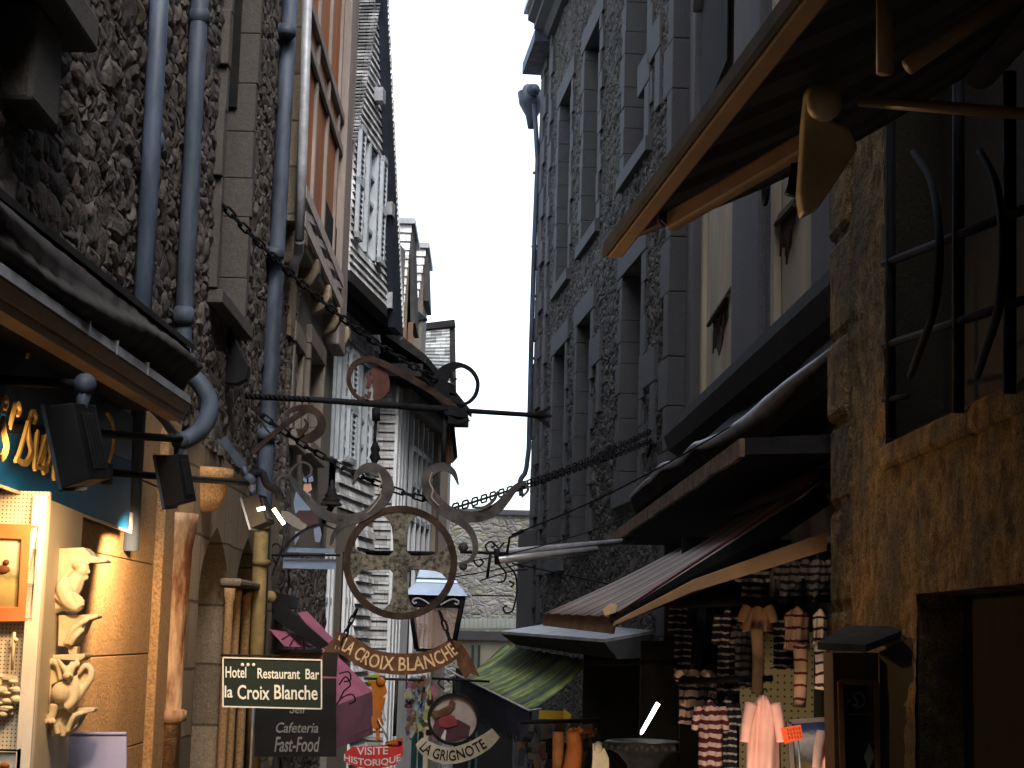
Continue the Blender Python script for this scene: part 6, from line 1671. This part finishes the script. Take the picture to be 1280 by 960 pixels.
# notice case at the right
nc = thing('notice_case', 'dark wooden notice case with a small pitched lid, a monogram and a white diamond', 'notice case', P(1080, 960, 8.8))
Yn = 8.8
mb = MB(); mb.prism([P(1041, 816, Yn), P(1098, 816, Yn), P(1099, 985, Yn), P(1044, 985, Yn)], V((0, .25, 0))); mb.build('case', paint('dark_oak', (.10, .065, .035), .5, 0, .4, 4, .4, 50, streak=True), nc)
mb = MB(); mb.prism([P(1022, 803, 8.7), P(1082, 806, 8.45), P(1142, 783, 8.6), P(1060, 782, 9.2)], V((0, 0, -.035))); mb.build('lid', M['darkroof'], nc)
mb = MB()
for a_, b_ in (((1050, 852), (1096, 854)), ((1050, 852), (1054, 985)), ((1096, 854), (1097, 985))): mb.ribbon([P(*a_, Yn - .012), P(*b_, Yn - .012)], .026, .022)
mb.build('door_frame', M['wood'], nc)
mb = MB(); mb.prism([P(1053, 856, Yn - .006), P(1094, 857, Yn - .006), P(1095, 985, Yn - .006), P(1056, 985, Yn - .006)], V((0, .004, 0))); mb.build('glass_door', M['glass'], nc)
mb = MB(); ring = [P(1073 + 8 * math.cos(t), 875 + 9 * math.sin(t), Yn - .014) for t in [R(k_ * 15 - 120) for k_ in range(19)]]; mb.tube(ring, .006, 6); mb.tube([P(1066, 868, Yn - .014), P(1072, 877, Yn - .014), P(1070, 884, Yn - .014)], .006, 6); mb.tube([P(1060, 878, Yn - .014), P(1063, 874, Yn - .014)], .006, 6); mb.tube([P(1060, 893, Yn - .014), P(1092, 893, Yn - .014)], .003, 5); mb.build('monogram', M['greyletter'], nc)
mb = MB(); mb.prism([P(x, y, Yn - .012) for x, y in ((1087, 928), (1093, 945), (1086, 963), (1080, 946))], V((0, .004, 0))); mb.build('diamond', paint('dim_cream', (.3, .26, .18), .6), nc)
mb = MB(); mb.prism([P(1099, 815, 8.75), P(1140, 796, 8.35), P(1146, 985, 8.35), P(1101, 985, 8.75)], V((.02, .02, 0))); mb.build('side_panel', M['black'], nc)  # black panel put where the wall beside the case is only shaded

# stone basin and bits in the shop beyond
mb = MB(); c_ = P(804, 972, 14.0)
mb.lathe((c_.x, c_.y, c_.z - .3), [(.12, 0), (.1, .25), (.13, .4), (.2, .48), (.3, .53), (.31, .57), (.27, .585), (.25, .55)], 24)
for k_ in range(24):
    a_ = 2 * math.pi * k_ / 24; mb.ball((c_.x + .3 * math.cos(a_), c_.y + .3 * math.sin(a_), c_.z + .24), .03, 6)
tag(mb.build('stone_basin', paint('dull_pewter', (.15, .16, .155), .45, .2, .4, 8, .5, 40)), 'dull grey footed basin with a beaded rim', 'basin')
mb = MB(); mb.tube([P(801, 918, 14.2), P(803, 914, 14.2), P(821, 882, 14.2), P(823, 879, 14.2)], [.006, .015, .018, .018], 10)
tag(mb.build('fluorescent_tube', emis('tube_light', (1, .93, .88), 2.5)), 'white fluorescent tube slanting above the grey basin', 'lamp')
mb = MB(); mb.tube(spline([P(710, 985, 15), P(718, 940, 15), P(716, 914, 15)], 5), lerpw([.09, .07, .06], 11), 10); mb.tube([P(716, 920, 15), P(712, 911, 15)], .03, 6); mb.tube([P(718, 920, 15), P(727, 910, 15)], .03, 6); mb.tube([P(717, 920, 15), P(720, 910, 15)], .02, 6)
tag(mb.build('carved_vase', paint('orange_wood', (.4, .13, .04), .5, 0, .3, 8)), 'orange carved wooden hand shaped vase', 'vase')
mb = MB(); mb.tube([P(697, 985, 15.1), P(698, 915, 15.1)], .05, 10)
tag(mb.build('carved_post', paint('brown_carving', (.3, .13, .04), .6, 0, .4, 8)), 'dim brown carved post left of the orange vase', 'ornament')
mb = MB(); mb.prism([P(741, 930, 14.8), P(753, 929, 14.8), P(761, 948, 14.8), P(762, 985, 14.8), P(738, 985, 14.8), P(741, 950, 14.8)], V((0, .08, 0))); mb.ball(P(748, 934, 14.8), (.04, .04, .05), 10)
tag(mb.build('white_figurine', paint('white_china', (.75, .68, .55), .4)), 'bright white draped figurine beside the basin', 'figurine')
ys_ = thing('yellow_sign', 'small yellow lit sign under the green awning', 'sign', P(696, 898, 15.5))  # one end is painted a brighter yellow
mb = MB(); mb.bb(P(674, 888, 15.5), P(704, 899, 15.53)); mb.build('board', paint('mustard', (.4, .26, .02), .6), ys_)
mb = MB(); mb.prism([P(704.5, 886, 15.5), P(709, 889, 15.5), P(714, 893, 15.5), P(713, 899, 15.5), P(704.5, 899, 15.5)], V((0, .03, 0))); mb.build('painted_lit_end', paint('lemon', (.62, .55, .08), .6), ys_)  # brightness of the lit end is put into its paint
mb = MB(); mb.tube([P(650, 903, 15.4), P(750, 900, 15.4)], .02, 6); tag(mb.build('shelf_rail', M['black']), 'black shelf rail under the yellow sign', 'rail')
mb = MB(); g = random.Random(2)
for k_ in range(60): mb.box(P(g.uniform(650, 750), g.uniform(906, 965), 15.6 + g.random() * .3), (.03 + g.random() * .08, .04, .05 + g.random() * .12), k_ % 4, Matrix.Rotation(g.uniform(-.3, .3), 3, 'Y'))
structure(tag(mb.build('souvenir_heap', [M['navy'], M['cloth'], M['navy'], M['brownlet']]), 'dim heap of small souvenirs behind the vase and figurine', 'souvenirs'), 'stuff')
# ------------------------------------------------------------------ light
w = bpy.data.worlds.new("World"); scene.world = w; w.use_nodes = True
nt = w.node_tree; bg = nt.nodes['Background']
sky = nt.nodes.new('ShaderNodeTexSky'); sky.sky_type = 'NISHITA'; sky.sun_disc = False
SUN_EL, SUN_AZ = R(50), R(165)
sky.sun_elevation = SUN_EL; sky.sun_rotation = SUN_AZ
sky.air_density = 1.0; sky.dust_density = 3.0; sky.ozone_density = 1.0
hs = nt.nodes.new('ShaderNodeHueSaturation'); hs.inputs['Saturation'].default_value = .6
nt.links.new(sky.outputs[0], hs.inputs['Color']); nt.links.new(hs.outputs[0], bg.inputs[0])
bg.inputs[1].default_value = .15
sl = bpy.data.lights.new('sun', 'SUN'); sl.energy = .65; sl.angle = R(18); sl.color = (1, .96, .9)
so = bpy.data.objects.new('sun', sl); COL.objects.link(so)
sd = V((math.sin(SUN_AZ) * math.cos(SUN_EL), math.cos(SUN_AZ) * math.cos(SUN_EL), math.sin(SUN_EL)))
so.rotation_euler = (-sd).to_track_quat('-Z', 'Y').to_euler()
def spot(name, loc, tgt, e, size=70, col=(1, .66, .34), blend=.6, rad=.06):
    l = bpy.data.lights.new(name, 'SPOT'); l.energy = e; l.spot_size = R(size); l.spot_blend = blend; l.color = col; l.shadow_soft_size = rad
    o = bpy.data.objects.new(name, l); COL.objects.link(o); o.location = V(loc)
    o.rotation_euler = (V(tgt) - V(loc)).to_track_quat('-Z', 'Y').to_euler(); return o
spot('floodlight_lamp', P(97, 556, 6.6) + V((-.10, .0, -.12)), P(60, 860, 7.5), 7, 110)
spot('floodlight_lamp', P(97, 556, 6.6) + V((.10, -.02, -.2)), P(85, 860, 7.7), 16, 90)
spot('floodlight_lamp', P(219, 600, 8.9) + V((-.02, -.05, -.2)), P(150, 860, 9.5), 58, 115)
spot('floodlight_lamp', P(219, 600, 8.9) + V((.2, -.15, -.1)), P(980, 170, 5.5), 46, 40, (1, .7, .4))
spot('floodlight_lamp', P(97, 556, 6.6) + V((-.2, -.06, -.02)), P(10, 566, 6.75), 2.2, 100)
spot('floodlight_lamp', P(312, 665, 10.6), P(296, 790, 13.0), 26, 95)
spot('floodlight_lamp', P(352, 660, 10.6), P(1180, 760, 8.2), 42, 50, (1, .56, .2))
spot('shop_lamp', P(945, 1080, 10.6), P(930, 870, 12.2), 14, 90, (1, .72, .5))
spot('shop_lamp', P(730, 1020, 14.0), P(735, 930, 15.2), 4, 90, (1, .75, .45))
spot('shop_lamp', P(930, 1060, 9.7), P(985, 740, 12.0), 11, 34, (1, .7, .45))  # lamp added to brighten the upper row of shirts, no fixture seen
vs = scene.view_settings
vs.view_transform = 'Standard'; vs.look = 'None'; vs.gamma = 1; vs.exposure = 1.75; vs.use_curve_mapping = False
scene.cycles.max_bounces = 6
